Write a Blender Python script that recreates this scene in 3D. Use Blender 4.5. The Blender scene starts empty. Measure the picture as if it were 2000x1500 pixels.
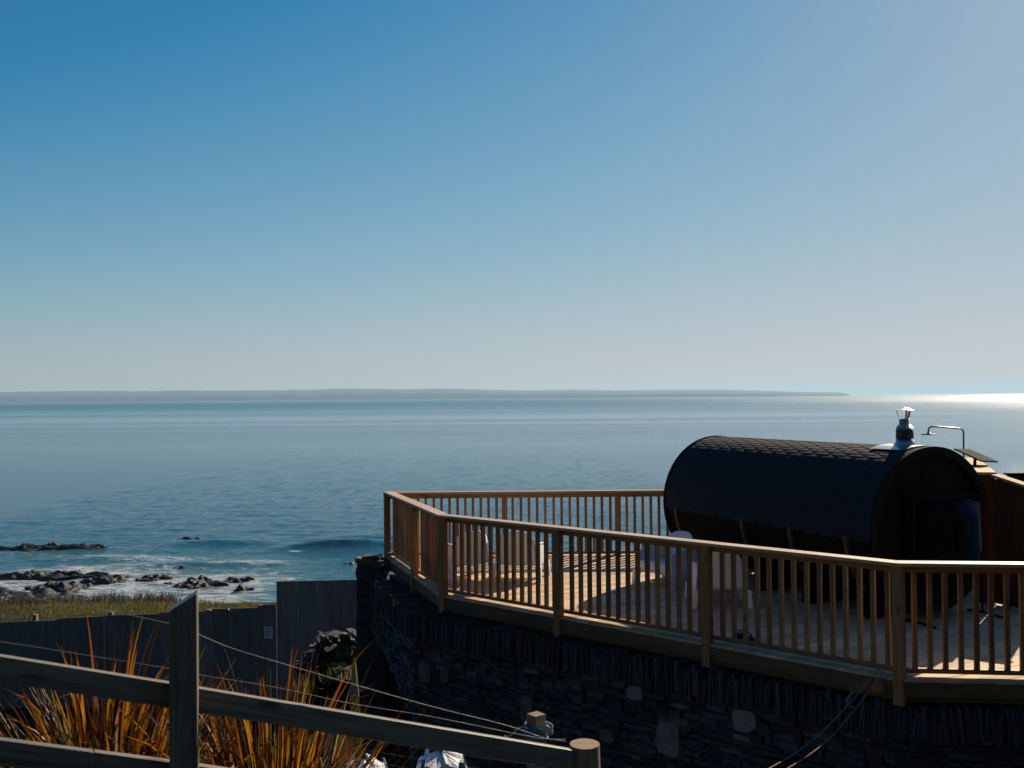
import bpy, math, random
from mathutils import Vector, Matrix, noise
R = math.radians
C = bpy.context.scene.collection
SC = bpy.context.scene
random.seed(7)

# ------------------------------------------------------------------ camera, sky, sun, exposure
F = 1944.44                       # 35 mm lens on a 36 mm sensor, for a 2000 px wide frame
CZ = 2.76                         # eye height above the deck boards (deck top is z = 0)
PITCH, ROLL = R(0.7596), R(0.487)
_W = Vector((0, math.cos(PITCH), math.sin(PITCH)))
_U = Vector((0, -math.sin(PITCH), math.cos(PITCH)))
_R = Vector((1, 0, 0))
CR = _R * math.cos(ROLL) - _U * math.sin(ROLL)
CU = _R * math.sin(ROLL) + _U * math.cos(ROLL)
cam_d = bpy.data.cameras.new("camera")
cam = bpy.data.objects.new("camera", cam_d)
C.objects.link(cam)
cam.matrix_world = Matrix(((CR.x, CU.x, -_W.x, 0), (CR.y, CU.y, -_W.y, 0), (CR.z, CU.z, -_W.z, CZ), (0, 0, 0, 1)))
cam_d.lens = 35
cam_d.sensor_width = 36
cam_d.clip_start = 0.1
cam_d.clip_end = 120000
cam_d.dof.use_dof = True
cam_d.dof.focus_distance = 13.5
cam_d.dof.aperture_fstop = 5.0
SC.camera = cam

SUN_AZ, SUN_EL = R(34.0), R(29.5)
sun_dir = Vector((math.sin(SUN_AZ) * math.cos(SUN_EL), math.cos(SUN_AZ) * math.cos(SUN_EL), math.sin(SUN_EL)))
w = bpy.data.worlds.new("World")
SC.world = w
w.use_nodes = True
wn, wl = w.node_tree.nodes, w.node_tree.links
bg = wn["Background"]
sky = wn.new("ShaderNodeTexSky")
sky.sky_type = 'NISHITA'
sky.sun_disc = False
sky.sun_elevation = SUN_EL
sky.sun_rotation = SUN_AZ
sky.altitude = 10
sky.air_density = 1.0
sky.dust_density = 0.2
sky.ozone_density = 6.0
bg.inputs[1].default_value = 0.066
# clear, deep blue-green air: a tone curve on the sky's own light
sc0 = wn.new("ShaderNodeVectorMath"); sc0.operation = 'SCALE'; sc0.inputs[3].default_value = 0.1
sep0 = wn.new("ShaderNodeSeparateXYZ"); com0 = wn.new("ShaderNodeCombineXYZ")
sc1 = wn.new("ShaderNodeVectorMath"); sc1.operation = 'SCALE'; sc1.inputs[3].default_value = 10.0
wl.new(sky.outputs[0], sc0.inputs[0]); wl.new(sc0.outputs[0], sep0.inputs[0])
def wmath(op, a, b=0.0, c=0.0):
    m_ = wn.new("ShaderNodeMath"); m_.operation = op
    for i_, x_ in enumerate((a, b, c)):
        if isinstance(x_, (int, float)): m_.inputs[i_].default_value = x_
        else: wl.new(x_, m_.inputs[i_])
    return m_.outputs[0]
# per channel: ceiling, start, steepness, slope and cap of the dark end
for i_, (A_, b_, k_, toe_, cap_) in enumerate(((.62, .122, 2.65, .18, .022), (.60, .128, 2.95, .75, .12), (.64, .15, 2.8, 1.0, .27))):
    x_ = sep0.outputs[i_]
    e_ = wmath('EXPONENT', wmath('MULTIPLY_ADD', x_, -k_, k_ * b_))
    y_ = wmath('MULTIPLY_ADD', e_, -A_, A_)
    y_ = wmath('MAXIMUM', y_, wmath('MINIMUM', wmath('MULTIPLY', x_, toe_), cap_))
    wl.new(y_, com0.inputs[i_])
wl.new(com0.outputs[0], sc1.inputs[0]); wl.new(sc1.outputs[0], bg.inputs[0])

sun_d = bpy.data.lights.new("sun", 'SUN')
sun = bpy.data.objects.new("sun", sun_d)
C.objects.link(sun)
sun.location = sun_dir * 60
sun.rotation_euler = sun_dir.to_track_quat('Z', 'Y').to_euler()
sun_d.energy = 5.0
sun_d.angle = R(0.53)
sun_d.color = (1.0, 0.82, 0.60)

vs = SC.view_settings
vs.view_transform = 'Standard'
vs.look = 'None'
vs.exposure = 0.6
vs.gamma = 1.0
vs.use_curve_mapping = False
SC.cycles.max_bounces = 8
SC.cycles.volume_bounces = 0
SC.cycles.sample_clamp_indirect = 6

# ------------------------------------------------------------------ layout helpers (photo pixel + a known depth -> point)
def ray(px, py):
    return CR * ((px - 1000) / F) + CU * ((750 - py) / F) + _W
def at(px, py, Y):
    d = ray(px, py)
    t = Y / d.y
    return Vector((d.x * t, Y, CZ + d.z * t))
def onz(px, py, z):
    d = ray(px, py)
    t = (z - CZ) / d.z
    return Vector((d.x * t, d.y * t, z))
def on_line(px, py, P, Q):
    """where the sight line meets the vertical plane through plan points P and Q"""
    d = ray(px, py)
    ex, ey = Q[0] - P[0], Q[1] - P[1]
    t = (P[0] * ey - P[1] * ex) / (d.x * ey - d.y * ex)
    return Vector((d.x * t, d.y * t, CZ + d.z * t))
def nz(x, y=0.0, z=0.0):
    return noise.noise(Vector((x, y, z)))
def fbm(x, y, z=0.0, o=4):
    s, a = 0.0, 1.0
    for i in range(o):
        s += a * noise.noise(Vector((x, y, z)))
        x, y, z, a = x * 2.03, y * 2.03, z * 2.03 + 7, a * 0.5
    return s
def lerp(a, b, t):
    return a + (b - a) * t
def smooth(t):
    t = max(0.0, min(1.0, t))
    return t * t * (3 - 2 * t)

# ------------------------------------------------------------------ object helpers
def tag(o, label=None, cat=None, group=None, kind=None):
    if label: o["label"] = label
    if cat: o["category"] = cat
    if group: o["group"] = group
    if kind: o["kind"] = kind
    return o
def thing(name, label, cat, loc=(0, 0, 0), rz=0.0, group=None):
    o = bpy.data.objects.new(name, None)
    C.objects.link(o)
    o.empty_display_size = 0.2
    o.location = loc
    o.rotation_euler = (0, 0, rz)
    return tag(o, label, cat, group)

class MB:
    """collects boxes, tubes, sheets; builds them as ONE mesh object. gc = coordinates along the grain, tone = per piece value"""
    def __init__(s):
        s.v, s.f, s.gc, s.tone, s.sm = [], [], [], [], []
    def raw(s, verts, faces, gc=None, tone=0.5, smooth_=False):
        b = len(s.v)
        s.v += [Vector(p) for p in verts]
        s.gc += [Vector(p) for p in (gc or verts)]
        s.tone += tone if isinstance(tone, list) else [tone] * len(verts)
        s.f += [tuple(i + b for i in f) for f in faces]
        s.sm += [smooth_] * len(faces)
        return s
    def box(s, c, ax, ay, az, tone=None, taper=1.0):
        """c centre, ax/ay/az full extent vectors; ax is the grain direction"""
        c, ax, ay, az = Vector(c), Vector(ax), Vector(ay), Vector(az)
        if ax.cross(ay).dot(az) < 0: ay = -ay
        vs_, gc = [], []
        off = Vector((random.random() * 50, random.random() * 50, random.random() * 50))
        lx, ly, lz = ax.length, ay.length, az.length
        for i in (-.5, .5):
            for j in (-.5, .5):
                for k in (-.5, .5):
                    q = taper if i > 0 else 1.0
                    vs_.append(c + ax * i + ay * j * q + az * k * q)
                    gc.append(off + Vector((lx * i, ly * j, lz * k)))
        fs = [(0, 1, 3, 2), (4, 6, 7, 5), (0, 4, 5, 1), (2, 3, 7, 6), (0, 2, 6, 4), (1, 5, 7, 3)]
        return s.raw(vs_, fs, gc, random.random() if tone is None else tone)
    def bar(s, p, q, wid, hei, up=(0, 0, 1), tone=None):
        p, q = Vector(p), Vector(q)
        d = q - p
        u = Vector(up)
        sd = d.cross(u)
        if sd.length < 1e-6: sd = d.cross(Vector((1, 0, 0)))
        sd.normalize()
        u = sd.cross(d).normalized()
        return s.box((p + q) / 2, d, sd * wid, u * hei, tone)
    def tube(s, pts, r, n=8, tone=0.5, cap=True):
        pts = [Vector(p) for p in pts]
        rs = r if isinstance(r, list) else [r] * len(pts)
        vs_, gc, fs = [], [], []
        L = 0.0
        prev = None
        for i, p in enumerate(pts):
            d = (pts[min(i + 1, len(pts) - 1)] - pts[max(i - 1, 0)]).normalized()
            if i: L += (pts[i] - pts[i - 1]).length
            if prev is None:
                a = d.orthogonal().normalized()
            else:
                a = prev - d * prev.dot(d)
                a = a.normalized() if a.length > 1e-5 else d.orthogonal().normalized()
            prev = a
            b = d.cross(a)
            for k in range(n):
                t = 2 * math.pi * k / n
                o = a * math.cos(t) + b * math.sin(t)
                vs_.append(p + o * rs[i])
                gc.append(Vector((L, math.cos(t) * rs[i], math.sin(t) * rs[i])))
        for i in range(len(pts) - 1):
            for k in range(n):
                k2 = (k + 1) % n
                fs.append((i * n + k, i * n + k2, (i + 1) * n + k2, (i + 1) * n + k))
        s.raw(vs_, fs, gc, tone, True)
        if cap:
            m = len(pts) - 1
            s.raw(vs_[:n], [tuple(reversed(range(n)))], gc[:n], tone)
            s.raw(vs_[m * n:], [tuple(range(n))], gc[m * n:], tone)
        return s
    def grid(s, fn, nu, nv, tone=0.5, smooth_=True, wrap=False):
        vs_ = [fn(i / nu, j / nv) for j in range(nv + 1) for i in range(nu + 1)]
        fs = [(j * (nu + 1) + i, j * (nu + 1) + i + 1, (j + 1) * (nu + 1) + i + 1, (j + 1) * (nu + 1) + i) for j in range(nv) for i in range(nu)]
        return s.raw(vs_, fs, None, tone, smooth_)
    def prism(s, poly, z0, z1, tone=None, gcf=None):
        n = len(poly)
        vs_ = [Vector((p[0], p[1], z0)) for p in poly] + [Vector((p[0], p[1], z1)) for p in poly]
        fs = [tuple(reversed(range(n))), tuple(range(n, 2 * n))] + [(i, (i + 1) % n, (i + 1) % n + n, i + n) for i in range(n)]
        return s.raw(vs_, fs, [gcf(v) for v in vs_] if gcf else None, random.random() if tone is None else tone)
    def build(s, name, mat, parent=None, bevel=0.0, solid=0.0):
        o0 = parent
        off = Vector((0, 0, 0))
        local = parent is not None and parent.rotation_euler.z == 0 and not parent.get("_local")
        while o0 is not None and local:
            off += o0.location
            o0 = o0.parent
        me = bpy.data.meshes.new(name)
        me.from_pydata([v - off for v in s.v] if local else s.v, [], s.f)
        a = me.attributes.new("gc", 'FLOAT_VECTOR', 'POINT')
        a.data.foreach_set("vector", [x for p in s.gc for x in p])
        t = me.attributes.new("tone", 'FLOAT', 'POINT')
        t.data.foreach_set("value", s.tone)
        me.polygons.foreach_set("use_smooth", s.sm)
        me.materials.append(mat)
        me.update()
        o = bpy.data.objects.new(name, me)
        C.objects.link(o)
        if parent: o.parent = parent
        if solid:
            m = o.modifiers.new("solid", 'SOLIDIFY')
            m.thickness = solid
            m.offset = 0
        if bevel:
            m = o.modifiers.new("bevel", 'BEVEL')
            m.width = bevel
            m.segments = 2
            m.limit_method = 'ANGLE'
        return o
def copy_thing(root, loc, rz):
    def cp(o, par):
        c = o.copy()
        C.objects.link(c)
        c.parent = par
        for ch in list(o.children): cp(ch, c)
        return c
    r = cp(root, None)
    r.location = loc
    r.rotation_euler = (0, 0, rz)
    return r

# ------------------------------------------------------------------ materials
def mat(name):
    m = bpy.data.materials.new(name)
    m.use_nodes = True
    nt = m.node_tree
    return m, nt.nodes, nt.links, nt.nodes["Principled BSDF"]
def N(nodes, t, **kw):
    n = nodes.new(t)
    for k, v in kw.items(): setattr(n, k, v)
    return n
def attr(nodes, name):
    return N(nodes, "ShaderNodeAttribute", attribute_name=name)
def mapping(nodes, links, src, scale):
    mp = N(nodes, "ShaderNodeMapping")
    mp.inputs["Scale"].default_value = scale
    links.new(src, mp.inputs[0])
    return mp.outputs[0]
def noise_tex(nodes, links, vec, scale, detail=4, rough=0.55, dist=0.0):
    n = N(nodes, "ShaderNodeTexNoise")
    n.inputs["Scale"].default_value = scale
    n.inputs["Detail"].default_value = detail
    n.inputs["Roughness"].default_value = rough
    n.inputs["Distortion"].default_value = dist
    links.new(vec, n.inputs["Vector"])
    return n.outputs["Fac"]
def ramp(nodes, links, fac, stops):
    r = N(nodes, "ShaderNodeValToRGB")
    while len(r.color_ramp.elements) > 2: r.color_ramp.elements.remove(r.color_ramp.elements[-1])
    for i, (p, c) in enumerate(stops):
        e = r.color_ramp.elements[i] if i < 2 else r.color_ramp.elements.new(p)
        e.position = p
        e.color = (*c, 1) if len(c) == 3 else c
    links.new(fac, r.inputs[0])
    return r.outputs[0]
def math_n(nodes, links, op, a, b=None, clamp=False):
    m = N(nodes, "ShaderNodeMath", operation=op, use_clamp=clamp)
    for i, x in enumerate((a, b)):
        if x is None: continue
        if isinstance(x, (int, float)): m.inputs[i].default_value = x
        else: links.new(x, m.inputs[i])
    return m.outputs[0]
def maprange(nodes, links, v, a, b, c, d):
    m = N(nodes, "ShaderNodeMapRange")
    links.new(v, m.inputs[0])
    for i, x in enumerate((a, b, c, d)): m.inputs[i + 1].default_value = x
    return m.outputs[0]
def mixc(nodes, links, fac, a, b, mode='MIX'):
    m = N(nodes, "ShaderNodeMix", data_type='RGBA', blend_type=mode)
    for sock, x in ((m.inputs[0], fac), (m.inputs[6], a), (m.inputs[7], b)):
        if isinstance(x, (int, float)): sock.default_value = x
        elif isinstance(x, tuple): sock.default_value = (*x, 1)
        else: links.new(x, sock)
    return m.outputs[2]
def bump(nodes, links, h, strength, dist, bsdf):
    b = N(nodes, "ShaderNodeBump")
    b.inputs["Strength"].default_value = strength
    b.inputs["Distance"].default_value = dist
    links.new(h, b.inputs["Height"])
    links.new(b.outputs[0], bsdf.inputs["Normal"])
    return b

def wood(name, dark, light, rough=0.75, knots=True, var=0.35, spec=0.2, fine=1.0, bmp=0.25):
    m, n, l, p = mat(name)
    g = attr(n, "gc").outputs["Vector"]
    t = attr(n, "tone").outputs["Fac"]
    g1 = noise_tex(n, l, mapping(n, l, g, (2.2 * fine, 46 * fine, 46 * fine)), 1.0, 5, 0.6, 0.6)
    g2 = noise_tex(n, l, mapping(n, l, g, (0.8, 7, 7)), 1.0, 3)
    col = ramp(n, l, g1, [(0.3, dark), (0.72, light)])
    s = math_n(n, l, 'ADD', math_n(n, l, 'MULTIPLY', t, var), 1.0 - var * 0.6)
    s = math_n(n, l, 'MULTIPLY', s, maprange(n, l, g2, 0.3, 0.75, 0.75, 1.15))
    cm = N(n, "ShaderNodeCombineColor")
    for i in range(3): l.new(s, cm.inputs[i])
    col = mixc(n, l, 1.0, col, cm.outputs[0], 'MULTIPLY')
    if knots:
        v = N(n, "ShaderNodeTexVoronoi")
        v.inputs["Scale"].default_value = 1.0
        l.new(mapping(n, l, g, (2.4, 9, 9)), v.inputs["Vector"])
        k = maprange(n, l, v.outputs["Distance"], 0.07, 0.17, 1.0, 0.0)
        col = mixc(n, l, math_n(n, l, 'MULTIPLY', k, 0.75), col, tuple(x * 0.3 for x in dark))
    l.new(col, p.inputs["Base Color"])
    p.inputs["Roughness"].default_value = rough
    p.inputs["Specular IOR Level"].default_value = spec
    bump(n, l, g1, bmp, 0.004, p)
    return m
def plain(name, col, rough=0.6, metal=0.0, spec=0.4, nscale=12.0, var=0.25, bmp=0.0):
    m, n, l, p = mat(name)
    tc = N(n, "ShaderNodeTexCoord").outputs["Object"]
    f = noise_tex(n, l, tc, nscale, 4)
    c = ramp(n, l, f, [(0.25, tuple(x * (1 - var) for x in col)), (0.75, tuple(min(1, x * (1 + var)) for x in col))])
    l.new(c, p.inputs["Base Color"])
    p.inputs["Roughness"].default_value = rough
    p.inputs["Metallic"].default_value = metal
    p.inputs["Specular IOR Level"].default_value = spec
    if bmp: bump(n, l, f, bmp, 0.01, p)
    return m

M = {}
M["rail"] = wood("new_softwood", (0.21, 0.098, 0.038), (0.44, 0.235, 0.10), 0.6, var=0.6, spec=0.3)
M["cap"] = wood("pale_handrail", (0.42, 0.27, 0.16), (0.66, 0.46, 0.31), 0.45, spec=0.6)  # paler and glossier than the wood of the bars below
M["deck"] = wood("deck_softwood", (0.42, 0.29, 0.175), (0.68, 0.505, 0.33), 0.75, True, 0.4)
M["fascia"] = wood("dark_softwood", (0.085, 0.055, 0.032), (0.17, 0.115, 0.065), 0.75)  # one darker softwood tone for the deck edge boards
M["oldwood"] = wood("weathered_fence_wood", (0.085, 0.075, 0.066), (0.26, 0.225, 0.19), 0.5, True, 0.3, 0.5)
M["postend"] = wood("sawn_post_wood", (0.16, 0.115, 0.075), (0.36, 0.275, 0.19), 0.85, False, 0.3, fine=2.0)
M["larch"] = wood("shaded_larch_boards", (0.028, 0.018, 0.011), (0.060, 0.036, 0.021), 0.75)  # larch tone lowered so the colour itself holds the boards' shade
M["capping"] = wood("larch_capping", (0.34, 0.17, 0.075), (0.58, 0.33, 0.15), 0.75)
M["band"] = wood("cradle_wood", (0.07, 0.046, 0.03), (0.13, 0.085, 0.055), 0.7)
M["barrel"] = wood("black_stained_staves", (0.003, 0.004, 0.0055), (0.007, 0.008, 0.010), 0.7, False, 0.5, 0.05)
M["shingle"] = None
m, n, l, p = mat("bitumen_shingle")
tc = N(n, "ShaderNodeTexCoord").outputs["Object"]
f = noise_tex(n, l, tc, 260, 3)
f2 = noise_tex(n, l, tc, 3.0, 4)
c = ramp(n, l, f, [(0.3, (0.010, 0.019, 0.025)), (0.75, (0.016, 0.029, 0.038))])
t = maprange(n, l, attr(n, "tone").outputs["Fac"], 0, 1, 0.93, 1.07)
cm = N(n, "ShaderNodeCombineColor")
for i in range(3): l.new(t, cm.inputs[i])
l.new(mixc(n, l, 1.0, c, cm.outputs[0], 'MULTIPLY'), p.inputs["Base Color"])
p.inputs["Roughness"].default_value = 0.85
p.inputs["Specular IOR Level"].default_value = 0.12
bump(n, l, f, 0.5, 0.003, p)
M["shingle"] = m
M["steel"] = plain("stainless_flue", (0.42, 0.43, 0.44), 0.36, 1.0, 0.5, 30, 0.1)
M["mesh"] = plain("dark_flue_guard", (0.06, 0.055, 0.05), 0.5, 0.6)
M["blackmetal"] = plain("black_metal", (0.006, 0.007, 0.009), 0.6, 0.0, 0.06)
M["greymetal"] = plain("brushed_grey_tube", (0.16, 0.17, 0.18), 0.35, 0.9)
M["panel"] = plain("solar_backing", (0.02, 0.022, 0.025), 0.9, 0, 0.05)
M["plastic"] = plain("white_moulded_plastic", (0.64, 0.72, 0.74), 0.45, 0.0, 0.4, 5, 0.05)
M["hoard"] = wood("grey_painted_plywood", (0.15, 0.148, 0.145), (0.24, 0.23, 0.22), 0.7, False, 0.5, 0.25, 0.6, 0.1)
M["paper"] = plain("notice_paper", (0.62, 0.66, 0.70), 0.7, 0, 0.3, 20, 0.04)
M["ink"] = plain("notice_ink", (0.12, 0.16, 0.22), 0.8)
M["wire"] = plain("galvanised_wire", (0.30, 0.30, 0.29), 0.5, 0.3)
M["net"] = plain("black_netting", (0.02, 0.02, 0.02), 0.7)
M["rope"] = plain("tan_rope", (0.28, 0.19, 0.11), 0.9, 0, 0.1, 80, 0.4)
M["bluerope"] = plain("faded_blue_rope", (0.10, 0.17, 0.24), 0.85, 0, 0.15, 60, 0.4)
M["palerope"] = plain("pale_frayed_rope", (0.48, 0.44, 0.40), 0.9, 0, 0.1, 60, 0.3)
M["bag"] = plain("white_woven_plastic", (0.66, 0.67, 0.70), 0.6, 0, 0.3, 6, 0.15, 0.4)
M["strap"] = plain("blue_webbing", (0.05, 0.16, 0.30), 0.75, 0, 0.2)
M["orange"] = plain("orange_plastic", (0.38, 0.12, 0.03), 0.5)
M["canvas"] = plain("olive_canvas", (0.15, 0.16, 0.045), 0.85, 0, 0.1, 25, 0.2)
M["canvasband"] = plain("grey_tie_strap", (0.08, 0.10, 0.135), 0.8)
for nm, c in (("navy", (0.006, 0.008, 0.014)), ("black", (0.005, 0.005, 0.006)), ("blue", (0.007, 0.026, 0.075)), ("sky", (0.035, 0.085, 0.21)), ("red", (0.040, 0.008, 0.008))):
    M["cloth_" + nm] = plain(nm + "_fleece", c, 0.95, 0, 0.1, 40, 0.3, 0.2)

# stone: the colour of each stone comes with its piece
m, n, l, p = mat("slate_rubble")
tc = N(n, "ShaderNodeTexCoord").outputs["Object"]
t = attr(n, "tone").outputs["Fac"]
c = ramp(n, l, t, [(0.0, (0.028, 0.031, 0.036)), (0.55, (0.085, 0.088, 0.095)), (0.78, (0.125, 0.105, 0.088)), (1.0, (0.27, 0.235, 0.20))])
f = noise_tex(n, l, tc, 9, 6, 0.65)
cm = ramp(n, l, f, [(0.3, (0.55, 0.55, 0.55)), (0.75, (1.25, 1.25, 1.25))])
l.new(mixc(n, l, 1.0, c, cm, 'MULTIPLY'), p.inputs["Base Color"])
p.inputs["Roughness"].default_value = 0.75
p.inputs["Specular IOR Level"].default_value = 0.3
bump(n, l, noise_tex(n, l, tc, 38, 5, 0.6), 0.6, 0.02, p)
M["stone"] = m
m, n, l, p = mat("wet_shore_rock")
tc = N(n, "ShaderNodeTexCoord").outputs["Object"]
f = noise_tex(n, l, tc, 1.3, 6, 0.7)
l.new(ramp(n, l, f, [(0.3, (0.005, 0.006, 0.007)), (0.72, (0.013, 0.013, 0.014)), (0.9, (0.034, 0.031, 0.028))]), p.inputs["Base Color"])
p.inputs["Roughness"].default_value = 0.5
bump(n, l, noise_tex(n, l, mapping(n, l, tc, (1, 1, 3)), 4, 6, 0.7), 0.9, 0.15, p)
M["rock"] = m
m, n, l, p = mat("rough_hillside")
tc = N(n, "ShaderNodeTexCoord").outputs["Object"]
f = noise_tex(n, l, tc, 0.55, 7, 0.7)
l.new(ramp(n, l, f, [(0.3, (0.010, 0.011, 0.007)), (0.55, (0.022, 0.026, 0.012)), (0.75, (0.040, 0.035, 0.022))]), p.inputs["Base Color"])
p.inputs["Roughness"].default_value = 0.95
p.inputs["Specular IOR Level"].default_value = 0.1
bump(n, l, noise_tex(n, l, tc, 5, 6, 0.7), 0.8, 0.1, p)
M["ground"] = m
m, n, l, p = mat("far_farmland")
tc = N(n, "ShaderNodeTexCoord").outputs["Object"]
f = noise_tex(n, l, tc, 0.004, 5, 0.6)
l.new(ramp(n, l, f, [(0.35, (0.012, 0.016, 0.014)), (0.7, (0.028, 0.03, 0.022))]), p.inputs["Base Color"])
p.inputs["Roughness"].default_value = 1.0
M["farland"] = m

def leafmat(name, stops, trans=0.55, rough=0.45):
    m, n, l, p = mat(name)
    t = attr(n, "tone").outputs["Fac"]
    g = attr(n, "gc").outputs["Vector"]
    c = ramp(n, l, t, stops)
    st = noise_tex(n, l, mapping(n, l, g, (3, 260, 1)), 1.0, 3)
    cm = ramp(n, l, st, [(0.3, (0.7, 0.7, 0.7)), (0.75, (1.15, 1.15, 1.15))])
    c = mixc(n, l, 1.0, c, cm, 'MULTIPLY')
    l.new(c, p.inputs["Base Color"])
    p.inputs["Roughness"].default_value = rough
    p.inputs["Specular IOR Level"].default_value = 0.35
    tr = N(n, "ShaderNodeBsdfTranslucent")
    l.new(c, tr.inputs[0])
    mx = N(n, "ShaderNodeMixShader")
    mx.inputs[0].default_value = trans
    l.new(p.outputs[0], mx.inputs[1])
    l.new(tr.outputs[0], mx.inputs[2])
    l.new(mx.outputs[0], n["Material Output"].inputs[0])
    return m
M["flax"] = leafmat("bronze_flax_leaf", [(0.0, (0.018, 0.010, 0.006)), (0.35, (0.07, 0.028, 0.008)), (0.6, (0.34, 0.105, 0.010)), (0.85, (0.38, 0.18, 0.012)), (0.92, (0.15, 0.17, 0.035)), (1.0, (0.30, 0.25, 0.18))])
M["grass"] = leafmat("coastal_grass", [(0.0, (0.04, 0.045, 0.010)), (0.5, (0.13, 0.125, 0.022)), (0.8, (0.20, 0.165, 0.04)), (1.0, (0.20, 0.15, 0.07))], 0.4, 0.7)
M["scrub"] = leafmat("dry_scrub", [(0.0, (0.03, 0.03, 0.022)), (0.6, (0.08, 0.07, 0.05)), (1.0, (0.15, 0.12, 0.09))], 0.25, 0.8)

# ------------------------------------------------------------------ sea
SEA = -10.0
m, n, l, p = mat("sea_water")
geo = N(n, "ShaderNodeNewGeometry").outputs["Position"]
sep = N(n, "ShaderNodeSeparateXYZ")
l.new(geo, sep.inputs[0])
dist = sep.outputs["Y"]
far = maprange(n, l, dist, 90, 1800, 0, 1)
veryfar = maprange(n, l, dist, 600, 2100, 0, 1)
mid = maprange(n, l, dist, 80, 240, 0, 1)
slick = noise_tex(n, l, mapping(n, l, geo, (0.0007, 0.0085, 0.0)), 1.0, 3, 0.5, 0.4)
slick = math_n(n, l, 'MULTIPLY', maprange(n, l, slick, 0.40, 0.62, 0.0, 1.0), maprange(n, l, dist, 180, 420, 0, 1))
w1 = noise_tex(n, l, mapping(n, l, geo, (1.0, 1.3, 1)), 1.0, 7, 0.68, 0.25)
w2 = noise_tex(n, l, mapping(n, l, geo, (0.13, 0.19, 1)), 1.0, 5, 0.6, 0.2)
h = math_n(n, l, 'ADD', math_n(n, l, 'MULTIPLY', w1, 0.55), math_n(n, l, 'MULTIPLY', w2, 0.45))
b = N(n, "ShaderNodeBump")
b.inputs["Distance"].default_value = 1.0
l.new(math_n(n, l, 'MULTIPLY', maprange(n, l, mid, 0, 1, 0.68, 0.25), maprange(n, l, slick, 0, 1, 0.7, 1.5)), b.inputs["Strength"])
l.new(h, b.inputs["Height"])
l.new(b.outputs[0], p.inputs["Normal"])
l.new(math_n(n, l, 'ADD', maprange(n, l, veryfar, 0, 1, 0.09, 0.36), math_n(n, l, 'MULTIPLY', slick, 0.05)), p.inputs["Roughness"])
foam = attr(n, "tone").outputs["Fac"]
fn1 = noise_tex(n, l, mapping(n, l, geo, (0.42, 1.5, 1)), 1.0, 9, 0.76, 1.6)
fn2 = noise_tex(n, l, mapping(n, l, geo, (3.0, 6.0, 1)), 1.0, 4, 0.6)
fsum = math_n(n, l, 'ADD', math_n(n, l, 'ADD', math_n(n, l, 'SUBTRACT', foam, 0.12), math_n(n, l, 'MULTIPLY', fn1, 1.95)), math_n(n, l, 'MULTIPLY', fn2, 0.35))
fm = maprange(n, l, fsum, 1.54, 1.82, 0.0, 1.0)
deep = mixc(n, l, maprange(n, l, foam, 0.0, 0.5, 0.0, 1.0), (0.022, 0.10, 0.155), (0.04, 0.125, 0.16))
l.new(mixc(n, l, fm, deep, (0.62, 0.63, 0.62)), p.inputs["Base Color"])
p.inputs["IOR"].default_value = 1.33
fr = N(n, "ShaderNodeMix", data_type='FLOAT')
M["sea"] = m

def geo_lines(a, b, d0, k):
    out, x, d = [a], a, d0
    while x < b:
        x += d
        d *= k
        out.append(x)
    return out
ROCKS_AT = []
def foam_at(X, Y):
    f = 0.0
    # surf belt along the rocks on the near side, breaking up towards open water
    belt = smooth((89 - Y) / 20) * smooth((-10 - X) / 9)
    f += 0.52 * belt
    f += 0.14 * smooth((78 - Y) / 8) * smooth((-9 - X) / 5)
    for (x, y, r, a) in ((-46, 92, 5, .4), (-42, 84.5, 9, .42), (-34, 81.5, 9, .42), (-27, 80, 7, .40), (-20, 78, 6, .36), (-31, 76, 10, .25), (-30, 95.5, 4.5, .42), (-22, 93, 4, .3), (-18.2, 83.4, 1.5, .8), (-20.5, 84.0, 2.2, .35), (-14, 79, 2.5, .25)):
        d = math.hypot((X - x) / r, (Y - y) / (r * 0.4))
        if d < 1: f += a * smooth(1 - d)
    return max(0.0, min(1.0, f))
def sea_h(X, Y):
    if Y > 420: return 0.0
    k = 1.0 - smooth((Y - 180) / 240)
    h = 0.02 * math.sin(1.5 * Y + 0.25 * X + 2.2 * nz(X * .05, Y * .07)) + 0.035 * nz(X * .2, Y * .6, 3) + 0.05 * nz(X * .35, Y * .8, 9)
    h += 0.05 * nz(X * .9, Y * 2.1, 5)
    h *= k * smooth((26 - X) / 10) * smooth((X + 62) / 10)
    for (x, y, L, wd, a) in ((-14.5, 85.5, 8, 1.7, .8), (-26, 88.5, 8, 1.6, .3), (-24, 77, 12, 1.3, .25), (-10, 92, 10, 2.2, .3), (-34, 80, 9, 1.2, .25)):
        u, v = (X - x) / L, (Y - y - 0.08 * (X - x)) / wd
        if abs(u) < 1 and abs(v) < 3: h += a * (1 - u * u) ** 2 * math.exp(-v * v * (2.2 if v < 0 else 0.8))
    return h
xs = [-v for v in reversed(geo_lines(50, 22000, 0.6, 1.16))] + [(-50 + 0.25 * i) for i in range(1, 261)] + geo_lines(15.25, 22000, 0.6, 1.16)
ys = [30, 40, 48, 54] + [57 + 0.2 * i for i in range(206)] + geo_lines(98.3, 22000, 0.3, 1.022)
mb = MB()
vsx, tn = [], []
for y in ys:
    for x in xs:
        near = -60 < x < 60 and y < 420
        vsx.append(Vector((x, y, SEA + (sea_h(x, y) if near else 0.0))))
        tn.append(foam_at(x, y) if y < 110 else 0.0)
nx = len(xs)
fs = [(j * nx + i, j * nx + i + 1, (j + 1) * nx + i + 1, (j + 1) * nx + i) for j in range(len(ys) - 1) for i in range(nx - 1)]
mb.raw(vsx, fs, None, tn, True)
tag(mb.build("sea", M["sea"]), kind="structure")

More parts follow.
